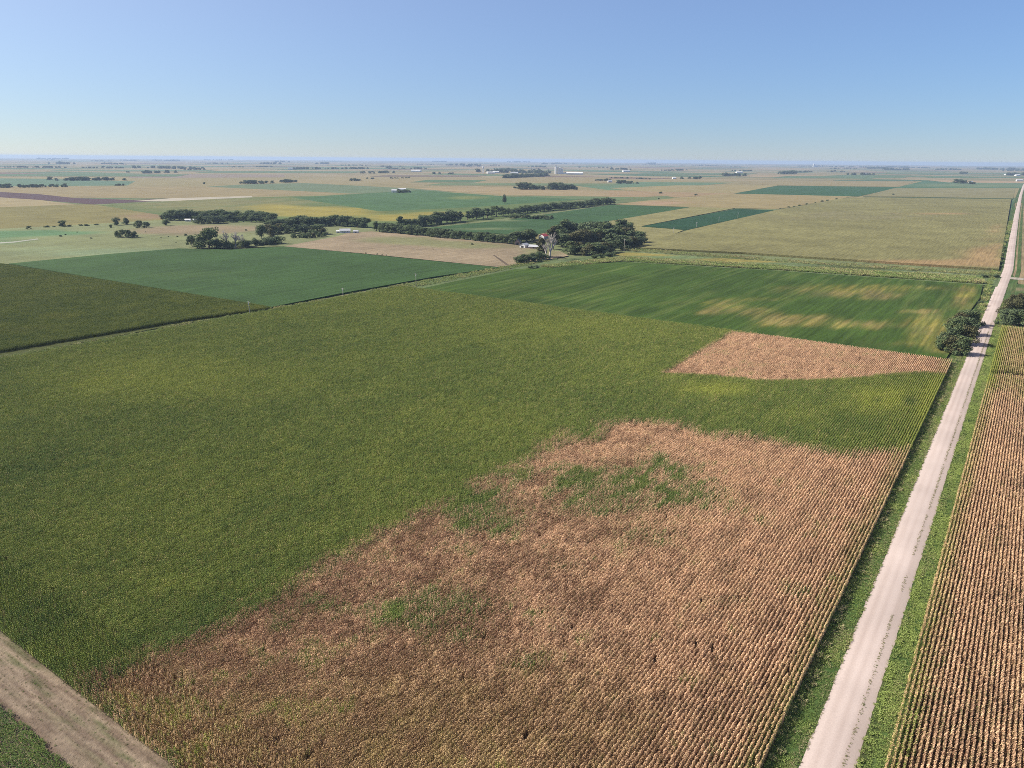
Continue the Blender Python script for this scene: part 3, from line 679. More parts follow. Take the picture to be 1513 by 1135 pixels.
field([(-300, 572), (0, 529), (290, 476), (470, 444), (620, 416), (820, 380), (830, 388), (620, 428), (470, 453), (290, 488), (0, 545), (-300, 600)], (112, 126, 84), sx=5, sy=5, z=.03, name='boundary_strip')
rough_grass('roadside_brush', [(float(road_center(y))+o, y) for o, y in ((-8, 560), (-4, 560), (-4, 1500), (-9, 1500))], .2, 1.2, .75, TALLG, 'brushy ditch beside the far stretch of road')

# ================================================================== THINGS
# ------------------------------------------------------------------ trees
def foliage_mat(name, a, b_, c_):
    mt, nt, b = new_mat(name)
    rn = N(nt, 'ShaderNodeSeparateColor'); nt.links.new(attr(nt, 'Col').outputs['Color'], rn.inputs[0])
    oi = N(nt, 'ShaderNodeObjectInfo')
    c = mixc(nt, rn.outputs[0], a, b_)
    c = mixc(nt, maprange(nt, oi.outputs['Random'], .2, 1, 0, .6), c, c_)
    nt.links.new(c, b.inputs['Base Color'])
    tr = N(nt, 'ShaderNodeBsdfTranslucent'); nt.links.new(c, tr.inputs[0])
    mx = N(nt, 'ShaderNodeMixShader'); mx.inputs[0].default_value = .15
    nt.links.new(b.outputs[0], mx.inputs[1]); nt.links.new(tr.outputs[0], mx.inputs[2]); nt.links.new(mx.outputs[0], nt.nodes['Material Output'].inputs[0])
    return mt
M_LEAF = foliage_mat('tree_leaves', (.058, .088, .043), (.145, .18, .075), (.105, .138, .08))
M_LEAF2 = foliage_mat('olive_tree_leaves', (.065, .07, .032), (.13, .128, .06), (.105, .098, .054))
M_BARK = flat_mat('bark', (.16, .13, .10), .9, .3, 3.0)
M_DEAD = flat_mat('bare_wood', (.36, .32, .29), .9, .25, 3.0)

def tube(V, F, p0, p1, r0, r1, n=6):
    d = (Vector(p1)-Vector(p0)).normalized(); q = d.to_track_quat('Z', 'Y'); i0 = len(V)
    for p, r in ((p0, r0), (p1, r1)):
        for k in range(n):
            a = 2*math.pi*k/n; v = Vector(p)+q@Vector((r*math.cos(a), r*math.sin(a), 0)); V.append(tuple(v))
    for k in range(n): F.append((i0+k, i0+(k+1) % n, i0+n+(k+1) % n, i0+n+k))
    F.append(tuple(i0+n+k for k in range(n)))
def tree_meshes(kind, seed):
    """trunk and crown of a tree one metre tall"""
    rg = random.Random(seed)
    lobes = []
    if kind == 'round':
        z0 = .22
        for k in range(13): a = rg.uniform(0, 6.28); r = rg.uniform(.08, .30); z = rg.uniform(.24, .84); lobes.append((r*math.cos(a)*(1.25-z), r*math.sin(a)*(1.25-z), z, rg.uniform(.13, .21)))
        lobes.append((0, 0, .82, .16))
    elif kind == 'tall':
        z0 = .18
        for k in range(13): a = rg.uniform(0, 6.28); r = rg.uniform(.02, .16); z = rg.uniform(.26, .88); lobes.append((r*math.cos(a), r*math.sin(a), z, rg.uniform(.09, .16)*(1.2-.5*z)))
        lobes.append((0, 0, .9, .1))
    elif kind == 'thick':
        z0 = .1
        for k in range(15): a = rg.uniform(0, 6.28); r = rg.uniform(.06, .40); z = rg.uniform(.13, .84); lobes.append((r*math.cos(a)*(1.15-.6*z), r*math.sin(a)*(1.15-.6*z), z, rg.uniform(.13, .2)))
        lobes.append((0, 0, .84, .15))
    else:
        z0 = .05
        for k in range(12): a = rg.uniform(0, 6.28); r = rg.uniform(.1, .5); z = rg.uniform(.18, .72); lobes.append((r*math.cos(a), r*math.sin(a), z, rg.uniform(.18, .28)))
    V, F, C = [], [], []
    n = 2600
    for i in range(n):
        lx, ly, lz, lr = lobes[i % len(lobes)]
        d = Vector((rg.gauss(0, 1), rg.gauss(0, 1), rg.gauss(0, 1))).normalized()
        rr = lr*(rg.random()**.33)*rg.uniform(.85, 1.12)
        p = Vector((lx, ly, lz)) + d*rr
        if p.z < .03: continue
        nrm = (d + Vector((rg.gauss(0, .55), rg.gauss(0, .55), rg.gauss(0, .55)+.35))).normalized()
        q = nrm.to_track_quat('Z', 'Y'); s = rg.uniform(.016, .034)*(1.3 if kind == 'bush' else 1); a0 = rg.uniform(0, 6.28); i0 = len(V)
        t = min(1, max(0, .5+rg.gauss(0, .3)))
        for k in range(4):
            a = a0+k*math.pi/2; rad = s*(1.25 if k % 2 else .8)
            V.append(tuple(p+q@Vector((rad*math.cos(a), rad*math.sin(a), .25*s*(k % 2))))); C.append((t, t, t))
        F.append((i0, i0+1, i0+2, i0+3))
    cm = mesh_obj('crown', V, F, None, cols=np.array(C), link=False).data
    V, F = [], []
    tube(V, F, (0, 0, -.02), (.01, .0, .35), .032, .022, 7); tube(V, F, (.01, 0, .35), (0, .01, .72), .022, .009, 6)
    for lx, ly, lz, lr in lobes[:7]:
        st = max(z0, lz-.28); tube(V, F, (.005, 0, st), (lx*.9, ly*.9, lz), .013, .004, 5)
    tm = mesh_obj('trunk', V, F, M_BARK, link=False, smooth=True).data
    return tm, cm
TREE = {}
for kind, cnt in (('round', 5), ('tall', 4), ('bush', 3), ('thick', 6)):
    TREE[kind] = []
    for i in range(cnt):
        tm, cm = tree_meshes(kind, 300+i*7+len(kind))
        c2 = cm.copy(); cm.materials.append(M_LEAF); c2.materials.append(M_LEAF2)
        TREE[kind].append((tm, cm, c2))
_ti = [0]
def tree_at(x, y, h, kind, label, group=None, wide=1.0, olive=False, name=None, cat='tree', z=0.0):
    _ti[0] += 1
    rg = random.Random(900+_ti[0])
    o = empty(name or ('shrub' if kind == 'bush' and h < 4 else 'tree'), (x, y, z), rg.uniform(0, 6.28), (h*wide*rg.uniform(.9, 1.1), h*wide*rg.uniform(.9, 1.1), h))
    tm, cm, c2 = rg.choice(TREE[kind])
    child('trunk', tm, o); child('crown', c2 if olive else cm, o)
    return tag(o, label, cat, group)
def hgt(u, v, hpx): x, y = G(u, v); return hpx*depth_at(x, y)/FPX/math.cos(PITCH)
def tree_px(u, v, hpx, kind, label, group=None, wide=1.0, olive=False, **kw):
    x, y = G(u, v); return tree_at(x, y, hgt(u, v, hpx), kind, label, group, wide, olive, **kw)
def tree_row(pts, n, h0, h1, kinds, what, group, wide=1.15, spread=1.2, olive=0.0):
    """a row of trees along a surveyed line, counted from its left end"""
    rg = random.Random(len(what)*31+n); wide *= 1.35
    P = [np.array(p, float) for p in pts]; seg = [np.linalg.norm(P[i+1]-P[i]) for i in range(len(P)-1)]; T = sum(seg)
    for i in range(n):
        t = (i+.5+rg.uniform(-.25, .25))/n*T; k = 0
        while k < len(seg)-1 and t > seg[k]: t -= seg[k]; k += 1
        q = P[k]+(P[k+1]-P[k])*min(1, t/seg[k])
        tree_px(q[0], q[1]+rg.uniform(-spread, spread)*.5, rg.uniform(h0, h1), rg.choice(kinds), ordinal(i+1)+' '+what, group, wide*rg.uniform(.85, 1.2), rg.random() < olive)
# groves by the road
GR = 'trees of the dark grove left of the road'
for i, (u, v, h) in enumerate([(1398, 521, 24), (1410, 523, 27), (1423, 525, 28), (1404, 510, 26), (1416, 509, 28), (1429, 510, 29), (1412, 497, 26), (1424, 496, 27), (1434, 496, 26), (1421, 485, 23), (1432, 483, 25), (1440, 481, 23)]):
    where = ['nearest the corn, at its left corner', 'nearest the corn, in the middle', 'nearest the corn, beside the road', 'second row, on the bean side', 'second row, in the middle', 'second row, beside the road',
             'third row, on the bean side', 'third row, in the middle', 'third row, beside the road', 'far end, on the bean side', 'far end, in the middle', 'far end, beside the road'][i]
    tree_px(u-5, v-1, h*.98, 'thick', 'dark tree of the grove left of the road, ' + where, GR, 1.35, i % 4 == 1)
GR = 'trees of the grove right of the road'
for i, (u, v, h, ol) in enumerate([(1485, 480, 24, 0), (1498, 483, 26, 0), (1512, 484, 26, 0), (1487, 467, 22, 1), (1500, 466, 26, 1), (1514, 464, 24, 0), (1493, 452, 17, 1), (1506, 449, 16, 1), (1482, 474, 15, 0)]):
    where = ['nearest the corn, beside the road', 'nearest the corn, second from the road', 'nearest the corn, at the picture edge', 'brownish one beside the road in its middle', 'brownish one in its middle', 'dark one at the picture edge',
             'far end, nearer the road', 'far end, at the picture edge', 'low one overhanging the verge'][i]
    tree_px(u, v, h, 'thick', 'tree of the grove right of the road, ' + where, GR, 1.2, bool(ol))
# farmstead grove
rg = random.Random(5)
tree_row([(820, 351), (840, 348), (880, 352), (930, 349)], 16, 17, 25, ['thick', 'tall'], 'tree from the left in the back row of the farmstead grove', 'trees of the farmstead grove', 1.3, 3)
tree_row([(826, 364), (870, 362), (915, 360), (952, 358)], 15, 17, 24, ['thick', 'thick', 'tall'], 'tree from the left in the middle row of the farmstead grove', 'trees of the farmstead grove', 1.3, 3, .2)
tree_row([(838, 374), (880, 377), (915, 368), (948, 363)], 13, 13, 19, ['thick'], 'tree from the left in the front row of the farmstead grove', 'trees of the farmstead grove', 1.35, 2, .25)
tree_row([(764, 389), (778, 388), (792, 386), (806, 383)], 6, 9, 13, ['bush', 'thick'], 'bushy tree from the left in the clump in front of the farmstead', 'bushy trees in front of the farmstead', 1.1, 2)
tree_row([(782, 398), (796, 397)], 2, 5, 7, ['bush'], 'low shrub from the left at the edge of the beans below the farmstead', 'low shrubs at the bean edge', 1.1, .5)
tree_row([(872, 383), (892, 381), (912, 376)], 4, 5, 8, ['bush'], 'dark shrub from the left along the line below the farmstead grove', 'shrubs below the farmstead grove', 1.1, .5)
tree_px(800, 380, 27, 'tall', 'tall thin greyish green tree beside the bare pale tree', None, 1.5, True)
tree_px(817, 368, 32, 'tall', 'tall grey green tree just behind the bare pale tree', None, 1.3, True)
# hedgerow and windbreaks
tree_row([(552, 341), (620, 348), (690, 354.5), (745, 359.5)], 34, 11, 14.5, ['thick', 'thick', 'tall'], 'tree from the left in the dense straight row behind the fallow field', 'dense straight tree row behind the fallow field', 1.35, .6)
tree_row([(748, 360), (770, 357), (788, 355)], 6, 13, 17, ['thick'], 'tree from the left among those above the farm sheds', 'trees above the farm sheds', 1.4, 2)
tree_row([(588, 338), (640, 331), (700, 324), (754, 318)], 22, 10, 17, ['thick', 'tall'], 'tree from the left in the ragged left half of the long windbreak', 'trees of the long windbreak', 1.35, 1.2)
tree_row([(754, 317), (800, 312), (850, 307), (905, 301)], 26, 8, 11, ['thick'], 'tree from the left in the even right half of the long windbreak', 'trees of the long windbreak', 1.5, .7)
tree_row([(756, 322), (790, 324), (818, 324)], 9, 5, 8, ['thick', 'bush'], 'low tree from the left in the short spur below the long windbreak', 'low trees of the windbreak spur', 1.4, .8)
# west creek
tree_row([(243, 324), (262, 326), (290, 323), (330, 325), (370, 325), (405, 329)], 26, 10, 15, ['thick'], 'tree from the left in the wooded belt behind the pasture', 'trees of the belt behind the pasture', 1.4, 2)
tree_row([(290, 331), (310, 331), (345, 328), (385, 328)], 10, 8, 12, ['thick'], 'tree from the left in the front of the belt behind the pasture', 'trees of the belt behind the pasture', 1.4, 1.5)
tree_row([(398, 338), (430, 336), (470, 334), (510, 334), (545, 336)], 20, 11, 16, ['thick'], 'tree from the left in the back row along the creek', 'trees along the creek', 1.4, 2)
tree_row([(385, 346), (415, 345), (450, 346), (480, 346)], 12, 10, 15, ['thick', 'thick', 'tall'], 'tree from the left in the middle row along the creek', 'trees along the creek', 1.4, 2, .2)
tree_row([(430, 352), (460, 352), (485, 350)], 6, 6, 9, ['bush', 'thick'], 'low tree from the left in front of the creek trees', 'low trees in front of the creek trees', 1.2, 1.5, .3)
tree_row([(350, 365), (370, 364), (392, 362), (412, 360)], 8, 8, 13, ['bush', 'thick'], 'bushy tree from the left along the top edge of the bean field', 'bushy trees on the top edge of the bean field', 1.2, 1.2)
tree_px(386, 353, 20, 'thick', 'large round tree at the left end of the creek trees', None, 1.1)
tree_px(402, 354, 16, 'thick', 'yellowish tree beside the large round tree by the creek', None, 1.1, True)
tree_px(309, 367, 29, 'thick', 'big round green tree standing alone at the bean field corner', None, 1.6)
tree_px(284, 365, 17, 'thick', 'small dark tree left of the big round tree', None, 1.2)
tree_px(297, 368, 18, 'thick', 'dark tree tucked against the left side of the big round tree', None, 1.2)
tree_px(322, 367, 14, 'bush', 'low shrub right of the big round tree', None, 1.0)
tree_px(333, 367, 12, 'bush', 'low shrub under the bare grey trees', None, 1.0)
tree_px(343, 367, 11, 'bush', 'second low shrub under the bare grey trees', None, 1.0)
for u, v, h, w, lab in ((43, 339, 5, 1.4, 'small dark tree at the far left above the green pasture'), (93, 335, 9, 1.3, 'lone round tree between the pasture and the olive field'), (172, 333, 11, 1.2, 'left tree of the pair above the pasture'), (186, 332, 10, 1.2, 'right tree of the pair above the pasture'),
                        (206, 337, 11, 1.1, 'pale tree left of its darker neighbour above the pasture'), (217, 337, 9, 1.3, 'darker tree right of the pale one above the pasture'), (164, 337, 5, 1.2, 'small tree below the pair above the pasture'), (245, 334, 9, 1.3, 'dark tree below the left end of the wooded belt')):
    tree_px(u, v, h, 'thick', lab, None, w*1.25)
for i, (u, v, h) in enumerate(((174, 351, 10), (182, 351.5, 12), (191, 352, 12), (200, 351.5, 10))):
    tree_px(u, v, h, 'thick', ordinal(i+1) + ' tree from the left in the round clump standing in the pasture', 'round clump in the pasture', 1.3)
tree_px(745, 301, 13, 'round', 'lone tree standing in the green field beyond the windbreak', None, .9)
for i, (u, v, h) in enumerate(((90, 350, 3), (97, 347.5, 2.2), (114, 344, 1.8), (135, 353, 2.4), (215, 343.5, 1.6), (238, 351.5, 1.7), (249, 350.5, 1.7), (262, 350.5, 2.2), (274, 348.5, 3.6), (260, 359, 1.6), (364, 341, 2.6), (541, 375, 2.2), (557, 376.5, 2.2), (565, 377.5, 1.8), (571, 378, 2), (698, 362, 3), (640, 369, 1.6))):
    tree_px(u, v, h, 'bush', ordinal(i+1) + ' small dark shrub, counted from the left, dotting the pasture and fallow field', 'small dark shrubs dotting the pasture and fallow field', 1.1)
tree_row([(60, 336.5), (150, 333)], 7, 2, 3.5, ['bush'], 'low bush from the left in the hedge line above the pasture', 'hedge bushes above the pasture', 1.5, .6)
# bushes along the property lines and the road beyond
tree_row([(1450, 410), (1476, 410)], 3, 4, 6, ['bush'], 'dark bush from the left at the road end of the waterway', 'bushes at the road end of the waterway', 1.3, .8)
tree_row([(1436, 470), (1448, 450), (1456, 436)], 4, 3, 5, ['bush'], 'small bush from the bottom between the beans and the road', 'small bushes between beans and road', 1.0, .5)
tree_row([(1478, 398), (1483, 370), (1487, 345)], 9, 3, 4.5, ['bush'], 'ditch bush from the bottom left of the far road', 'ditch bushes left of the far road', 1.2, .8)
tree_row([(960, 361), (985, 352), (1008, 345)], 5, 1.5, 2.5, ['bush'], 'low bush from the left on the line right of the farmstead grove', 'low bushes right of the farmstead grove', 1.4, .5)
tree_row([(1148, 310), (1200, 301), (1240, 294)], 9, 1.5, 2.5, ['bush'], 'low bush from the left on the field line in the north east', 'low bushes on the north east field line', 1.4, .4)
for u, v, h, lab in ((1028, 289, 3, 'small dark clump alone in the tan field'), (976, 286, 3, 'bushy tree left of the small dark clump in the tan field'), (973, 294.5, 2.2, 'low bush at the end of the green wedge'), (1320, 288, 2, 'small bush at the field corner by the track')):
    tree_px(u, v, h, 'bush', lab, None, 1.5)

# bare trees
def bare_tree(u, v, hpx, label, wide=1.0):
    x, y = G(u, v); h = hgt(u, v, hpx); o = empty('bare_tree', (x, y, 0), 1.0, (h*wide, h*wide, h))
    rg = random.Random(int(u)); V, F = [], []
    tube(V, F, (0, 0, -.02), (.02, 0, .35), .04, .028, 7)
    t = mesh_obj('trunk', V, F, M_DEAD, o, True)
    V, F = [], []
    def grow(p, d, L, r, k):
        q = p+d*L; tube(V, F, p, q, r, r*.6, 5)
        if k == 0: return
        for j in range(3):
            nd = (d + Vector((rg.gauss(0, .45), rg.gauss(0, .45), rg.uniform(-.1, .35)))).normalized(); grow(p+d*L*rg.uniform(.5, 1), nd, L*rg.uniform(.6, .8), r*.6, k-1)
    for j in range(4): grow(Vector((.015, 0, rg.uniform(.2, .35))), Vector((rg.gauss(0, .35), rg.gauss(0, .35), 1)).normalized(), .24, .024, 3)
    mesh_obj('branches', V, F, M_DEAD, o)
    return tag(o, label, 'tree')
bare_tree(812, 383, 44, 'tall bare pale tree in front of the farmstead grove', .9)
bare_tree(806, 384, 30, 'shorter bare pale tree leaning by the tall one', .8)
bare_tree(335, 366, 27, 'left bare grey tree beside the big round tree', 1.1)
bare_tree(348, 366, 25, 'right bare grey tree beside the big round tree', 1.3)
bare_tree(357, 365, 21, 'low spreading bare tree right of the two grey ones', 1.4)

# ------------------------------------------------------------------ buildings
M_WHITE = flat_mat('white_siding', (.60, .60, .58), .6, .06, 1.0)
M_ZINC = flat_mat('weathered_metal_roof', (.36, .37, .38), .5, .12, .6, .4)
M_RED = flat_mat('red_roof', (.36, .06, .06), .6, .1, .6)
M_GREYR = flat_mat('grey_shingle', (.13, .125, .12), .9, .15, .6)
M_BARN = flat_mat('weathered_barn_boards', (.30, .22, .19), .9, .2, .8)
M_DARK = flat_mat('dark_opening', (.03, .03, .035), .4, .1, 1.0, .5)
M_CONC = flat_mat('pale_concrete', (.68, .67, .64), .8, .08, .2)
M_POLE = flat_mat('pole_wood', (.30, .26, .22), .9, .2, 2.0)
M_GREYW = flat_mat('silvered_wood', (.30, .28, .26), .9, .2, 2.0)
M_GALV = flat_mat('galvanised_metal', (.55, .56, .57), .4, .06, 1.0, .5, .3)
def box(V, F, x0, x1, y0, y1, z0, z1):
    i = len(V); V += [(x, y, z) for z in (z0, z1) for x, y in ((x0, y0), (x1, y0), (x1, y1), (x0, y1))]
    F += [(i+3, i+2, i+1, i), (i+4, i+5, i+6, i+7)] + [(i+k, i+(k+1) % 4, i+4+(k+1) % 4, i+4+k) for k in range(4)]
def gable(name, label, u, v, L, W, h, rise, rz, wall, roof, cat='building', group=None, doors=1, windows=2, chimney=False, open_end=False):
    x, y = G(u, v); o = empty(name, (x, y, -.05), rz)
    a, b_ = L/2, W/2
    V = [(-a, -b_, 0), (a, -b_, 0), (a, b_, 0), (-a, b_, 0), (-a, -b_, h), (a, -b_, h), (a, b_, h), (-a, b_, h), (-a, 0, h+rise), (a, 0, h+rise)]
    F = [(0, 1, 5, 4), (2, 3, 7, 6), (1, 2, 6, 9, 5), (3, 0, 4, 8, 7)]
    mesh_obj('wall', V, F, wall, o)
    e, t = .45, .12; V, F = [], []
    for s in (-1, 1):
        y1 = s*(b_+e); z1 = h-rise*e/b_; i = len(V)
        for dz in (.03, .03+t):
            V += [(-a-e, 0, h+rise+dz), (a+e, 0, h+rise+dz), (a+e, y1, z1+dz), (-a-e, y1, z1+dz)]
        F += [(i, i+1, i+2, i+3), (i+4, i+5, i+6, i+7)] + [(i+k, i+(k+1) % 4, i+4+(k+1) % 4, i+4+k) for k in range(4)]
    r = mesh_obj('roof', V, F, roof, o)
    if chimney:
        V, F = [], []; box(V, F, a*.3, a*.3+.7, .5, 1.2, h, h+rise+.9); mesh_obj('chimney', V, F, M_BARN, r)
    for k in range(doors):
        V, F = [], []; w = min(3.6, W*.45) if open_end else 1.0; hh = h*.85 if open_end else 2.1
        if open_end: box(V, F, -a-.04, -a+.02, -w/2, w/2, .02, hh)
        else: box(V, F, -.5-a*.2, .5-a*.2, -b_-.05, -b_+.02, .02, hh)
        mesh_obj('door', V, F, M_DARK, o)
    for k in range(windows):
        V, F = [], []; cx_ = -a + (k+1)*L/(windows+1) + (.9 if abs(-a+(k+1)*L/(windows+1)+a*.2) < 1 else 0)
        box(V, F, cx_-.5, cx_+.5, -b_-.05, -b_+.02, h*.4, h*.4+1.1); mesh_obj('window', V, F, M_DARK, o)
    return tag(o, label, cat, group)
RZ = YAW
gable('barn', 'weathered brownish barn with a steep gable left of the farm sheds', 765, 362, 8, 6, 3.6, 3.2, RZ+1.45, M_BARN, M_GREYR, 'barn', None, 1, 0, open_end=True)
gable('shed', 'white shed with pale gable end right of the barn', 775, 366, 9, 7, 3.0, 1.9, RZ+1.0, M_WHITE, M_ZINC, 'shed', None, 1, 1, open_end=True)
gable('shed', 'long low shed with pale grey metal roof right of the white shed', 791, 367.5, 13, 7, 2.4, 1.7, RZ-.35, M_BARN, M_ZINC, 'shed', None, 1, 2)
gable('house', 'white house with a red roof half hidden by the grove', 803, 354, 9, 8, 4.4, 2.4, RZ+.9, M_WHITE, M_RED, 'house', None, 1, 3, True)
gable('shed', 'small white shed among the trees right of the red roofed house', 827, 352, 5, 4, 3.0, 1.2, RZ, M_WHITE, M_WHITE, 'shed')
gable('house', 'white house at the right end of the creek trees', 510, 344.5, 13, 8, 3.4, 2.2, RZ+.2, M_WHITE, M_ZINC, 'house', None, 1, 3, True)
gable('shed', 'small pale shed left of the white house by the creek', 500, 344.5, 5, 4, 2.6, 1.2, RZ+.2, M_WHITE, M_WHITE, 'shed')
gable('shed', 'small white shed right of the house by the creek', 526, 344.5, 6, 4, 2.5, 1.2, RZ, M_WHITE, M_ZINC, 'shed')
gable('shed', 'left of two small white sheds in front of the wooded belt', 278, 327.5, 8, 4, 3.0, 1.0, RZ, M_WHITE, M_WHITE, 'shed')
gable('shed', 'right of two small white sheds in front of the wooded belt', 289, 327.5, 6, 4, 3.0, 1.0, RZ+.2, M_WHITE, M_WHITE, 'shed')
FARM = [(583, 284.5, 16, 'white farm building left of the tree clump beyond the green field'), (594, 283, 22, 'pale barn in the tree clump beyond the green field'), (431, 250.5, 60, 'far white shed left of the long horizon tree line'),
        (615, 254, 70, 'far white yard buildings left of the town'), (901, 269.5, 18, 'white barn left of the five tree clump east of town'), (996, 264.5, 20, 'pale shed left of a dark tree clump on the plain'), (1073, 259, 24, 'left white shed of the farm with a long tree line'),
        (1092, 256, 55, 'long pale shed behind the farm with a long tree line'), (1278, 258, 40, 'bright white shed between two tree clumps near the horizon'), (1422, 270.5, 26, 'white shed left of the trees on the tan strip'), (1434, 270.5, 18, 'white shed right of the trees on the tan strip'),
        (1487, 259, 34, 'white shed near the picture edge by the horizon'), (1506, 268, 30, 'pale building beside the far end of the road'), (1503, 260, 40, 'pale shed above the far end of the road'), (1163, 257, 26, 'pale shed inside a tree clump near the horizon'), (996, 264, 14, 'small white shed by the pale shed on the plain'),
        (925, 254, 60, 'pale far shed right of the elevator town'), (725, 256.5, 50, 'white shed in front of the left end of the town trees'), (760, 257, 50, 'white shed among the town trees'), (733, 255.5, 40, 'pale low shed among the town trees')]
for i, (u, v, L, lab) in enumerate(FARM):
    gable('farm_building', lab, u, v, L, L*.45, 5+L*.06, 2.2+L*.04, RZ+(.3 if i % 3 else -.2), M_WHITE, M_WHITE if i % 2 else M_ZINC, 'building', None, 1, 2)

def cyl(V, F, x, y, r, z0, z1, n=16, cone=0.0):
    i = len(V)
    for z in (z0, z1):
        for k in range(n): V.append((x+r*math.cos(2*math.pi*k/n), y+r*math.sin(2*math.pi*k/n), z))
    for k in range(n): F.append((i+k, i+(k+1) % n, i+n+(k+1) % n, i+n+k))
    V.append((x, y, z1+cone)); c = len(V)-1
    for k in range(n): F.append((i+n+k, i+n+(k+1) % n, c))
def elevator(u, v, s, label):
    x, y = G(u, v); o = empty('grain_elevator', (x, y, -.4), RZ, s)
    for k, (dx, dy, h, r) in enumerate(((-14, 0, 44, 6), (-14, 12, 44, 6), (4, 0, 40, 6), (4, 12, 40, 6), (16, 0, 40, 6), (16, 12, 40, 6), (28, 5, 36, 7))):
        V, F = [], []; cyl(V, F, dx, dy, r, 0, h, 18, 1.5); mesh_obj('silo', V, F, M_CONC, o)
    V, F = [], []; box(V, F, -19, -9, -2, 14, 44.5, 56); mesh_obj('headhouse', V, F, M_CONC, o)
    V, F = [], []; box(V, F, -8.5, 33, 3, 9, 41.6, 45); mesh_obj('gallery', V, F, M_ZINC, o)
    V, F = [], []; box(V, F, 36, 66, -4, 10, 0, 9); mesh_obj('office', V, F, M_WHITE, o)
    return tag(o, label, 'grain elevator')
elevator(824, 257, 1.0, 'tall white grain elevator rising above the far town')
elevator(1203, 247, 1.1, 'tiny pale grain elevator on the horizon right of the middle')
gable('warehouse', 'long white warehouse right of the tall grain elevator', 849, 258, 105, 34, 9, 7, RZ-.15, M_WHITE, M_WHITE, 'warehouse', None, 1, 3)
x, y = G(714, 256); o = empty('water_tower', (x, y, -.4), 0)
V, F = [], []
for a in range(4): tube(V, F, (6*math.cos(a*1.57), 6*math.sin(a*1.57), 0), (4*math.cos(a*1.57), 4*math.sin(a*1.57), 34), .7, .6)
mesh_obj('legs', V, F, M_GALV, o)
V, F = [], []; cyl(V, F, 0, 0, 6, 34, 43, 16, 4); mesh_obj('tank', V, F, M_GALV, o)
V, F = [], []; cyl(V, F, 0, 0, 1.2, 0, 34, 8, 0); mesh_obj('riser', V, F, M_GALV, o)
tag(o, 'pale water tower at the left end of the far town', 'water tower')

# utility poles
def pole(u, v, hpx, label, group, rz=0.0, pale=False):
    x, y = G(u, v); h = hgt(u, v, hpx); o = empty('utility_pole', (x, y, 0), rz)
    V, F = [], []; tube(V, F, (0, 0, -.4), (0, 0, h), .19, .13, 8); mesh_obj('pole', V, F, M_GREYW if pale else M_POLE, o, True)
    V, F = [], []; box(V, F, -1.25, 1.25, .14, .28, h-.65, h-.45); ca = mesh_obj('crossarm', V, F, M_GREYW if pale else M_POLE, o)
    for s in (-1.1, 0, 1.1):
        V, F = [], []; cyl(V, F, s, .21, .09, h-.45, h-.2, 8, .03); mesh_obj('insulator', V, F, M_WHITE, ca)
    V, F = [], []; cyl(V, F, .0, -.34, .2, h-1.9, h-1.1, 10, .05); mesh_obj('transformer', V, F, M_GALV, o)
    return tag(o, label, 'utility pole', group)
GRP = 'utility poles along the west line'
pole(369, 464, 18, 'utility pole on the west line by the olive corn field', GRP, 0, True)
pole(507, 437, 11, 'utility pole on the west line by the dark bean field', GRP, 0, True)
pole(615, 424, 19, 'utility pole on the west line at the corner of corn and beans', GRP, 0, True)
pole(922, 372, 18, 'dark utility pole in front of the right end of the farmstead grove', None)
GRP = 'small poles along the dark green strip'
for i, (u, v) in enumerate(((995, 345), (1029, 337), (1062, 329), (1090, 323))):
    pole(u, v, 8, ordinal(i+1) + ' small pale pole from the left beside the dark green strip', GRP, 0, True)
# white marker by the corner and pipe at the track
x, y = G(611, 427); o = empty('well_head', (x, y, 0), 0)
V, F = [], []; box(V, F, -1.1, 1.1, -.5, .5, 0, .9); mesh_obj('housing', V, F, M_WHITE, o); V, F = [], []; tube(V, F, (.5, 0, .9), (.5, 0, 2.2), .12, .12); mesh_obj('pipe', V, F, M_GALV, o)
tag(o, 'small white well head at the corner of the corn and bean fields', 'well')

# ------------------------------------------------------------------ far tree belts (each reads as one mass)
BELT = variant_collection('belt_trees', [bpy.data.objects.new('belt_tree', TREE['thick'][i][1]) for i in range(6)])
def belt(u0, v0, u1, v1, hpx, label, thick=14, sp=9.0):
    a, b_ = np.array(G(u0, v0)), np.array(G(u1, v1)); L = np.linalg.norm(b_-a); n = max(4, int(L/sp))
    t = RNG.random(n); nrm = np.array([-(b_-a)[1], (b_-a)[0]])/(L+1e-6)
    g = vnoise(t*n/7, t*0, int(u0))
    P = a+(b_-a)*t[:, None]+nrm*RNG.normal(0, thick, n)[:, None]
    h = hgt((u0+u1)/2, (v0+v1)/2, hpx)*np.clip(.55+.6*g+RNG.normal(0, .12, n), .3, 1.3)
    k = (g > .16) | (np.arange(n) < 2)
    S = np.stack([h*1.9, h*1.9, h], -1)
    o = plants('tree_belt', P[k, 0], P[k, 1], -.4, BELT, RNG.uniform(0, 6.28, k.sum()), S[k])
    return tag(o, label, 'tree belt')
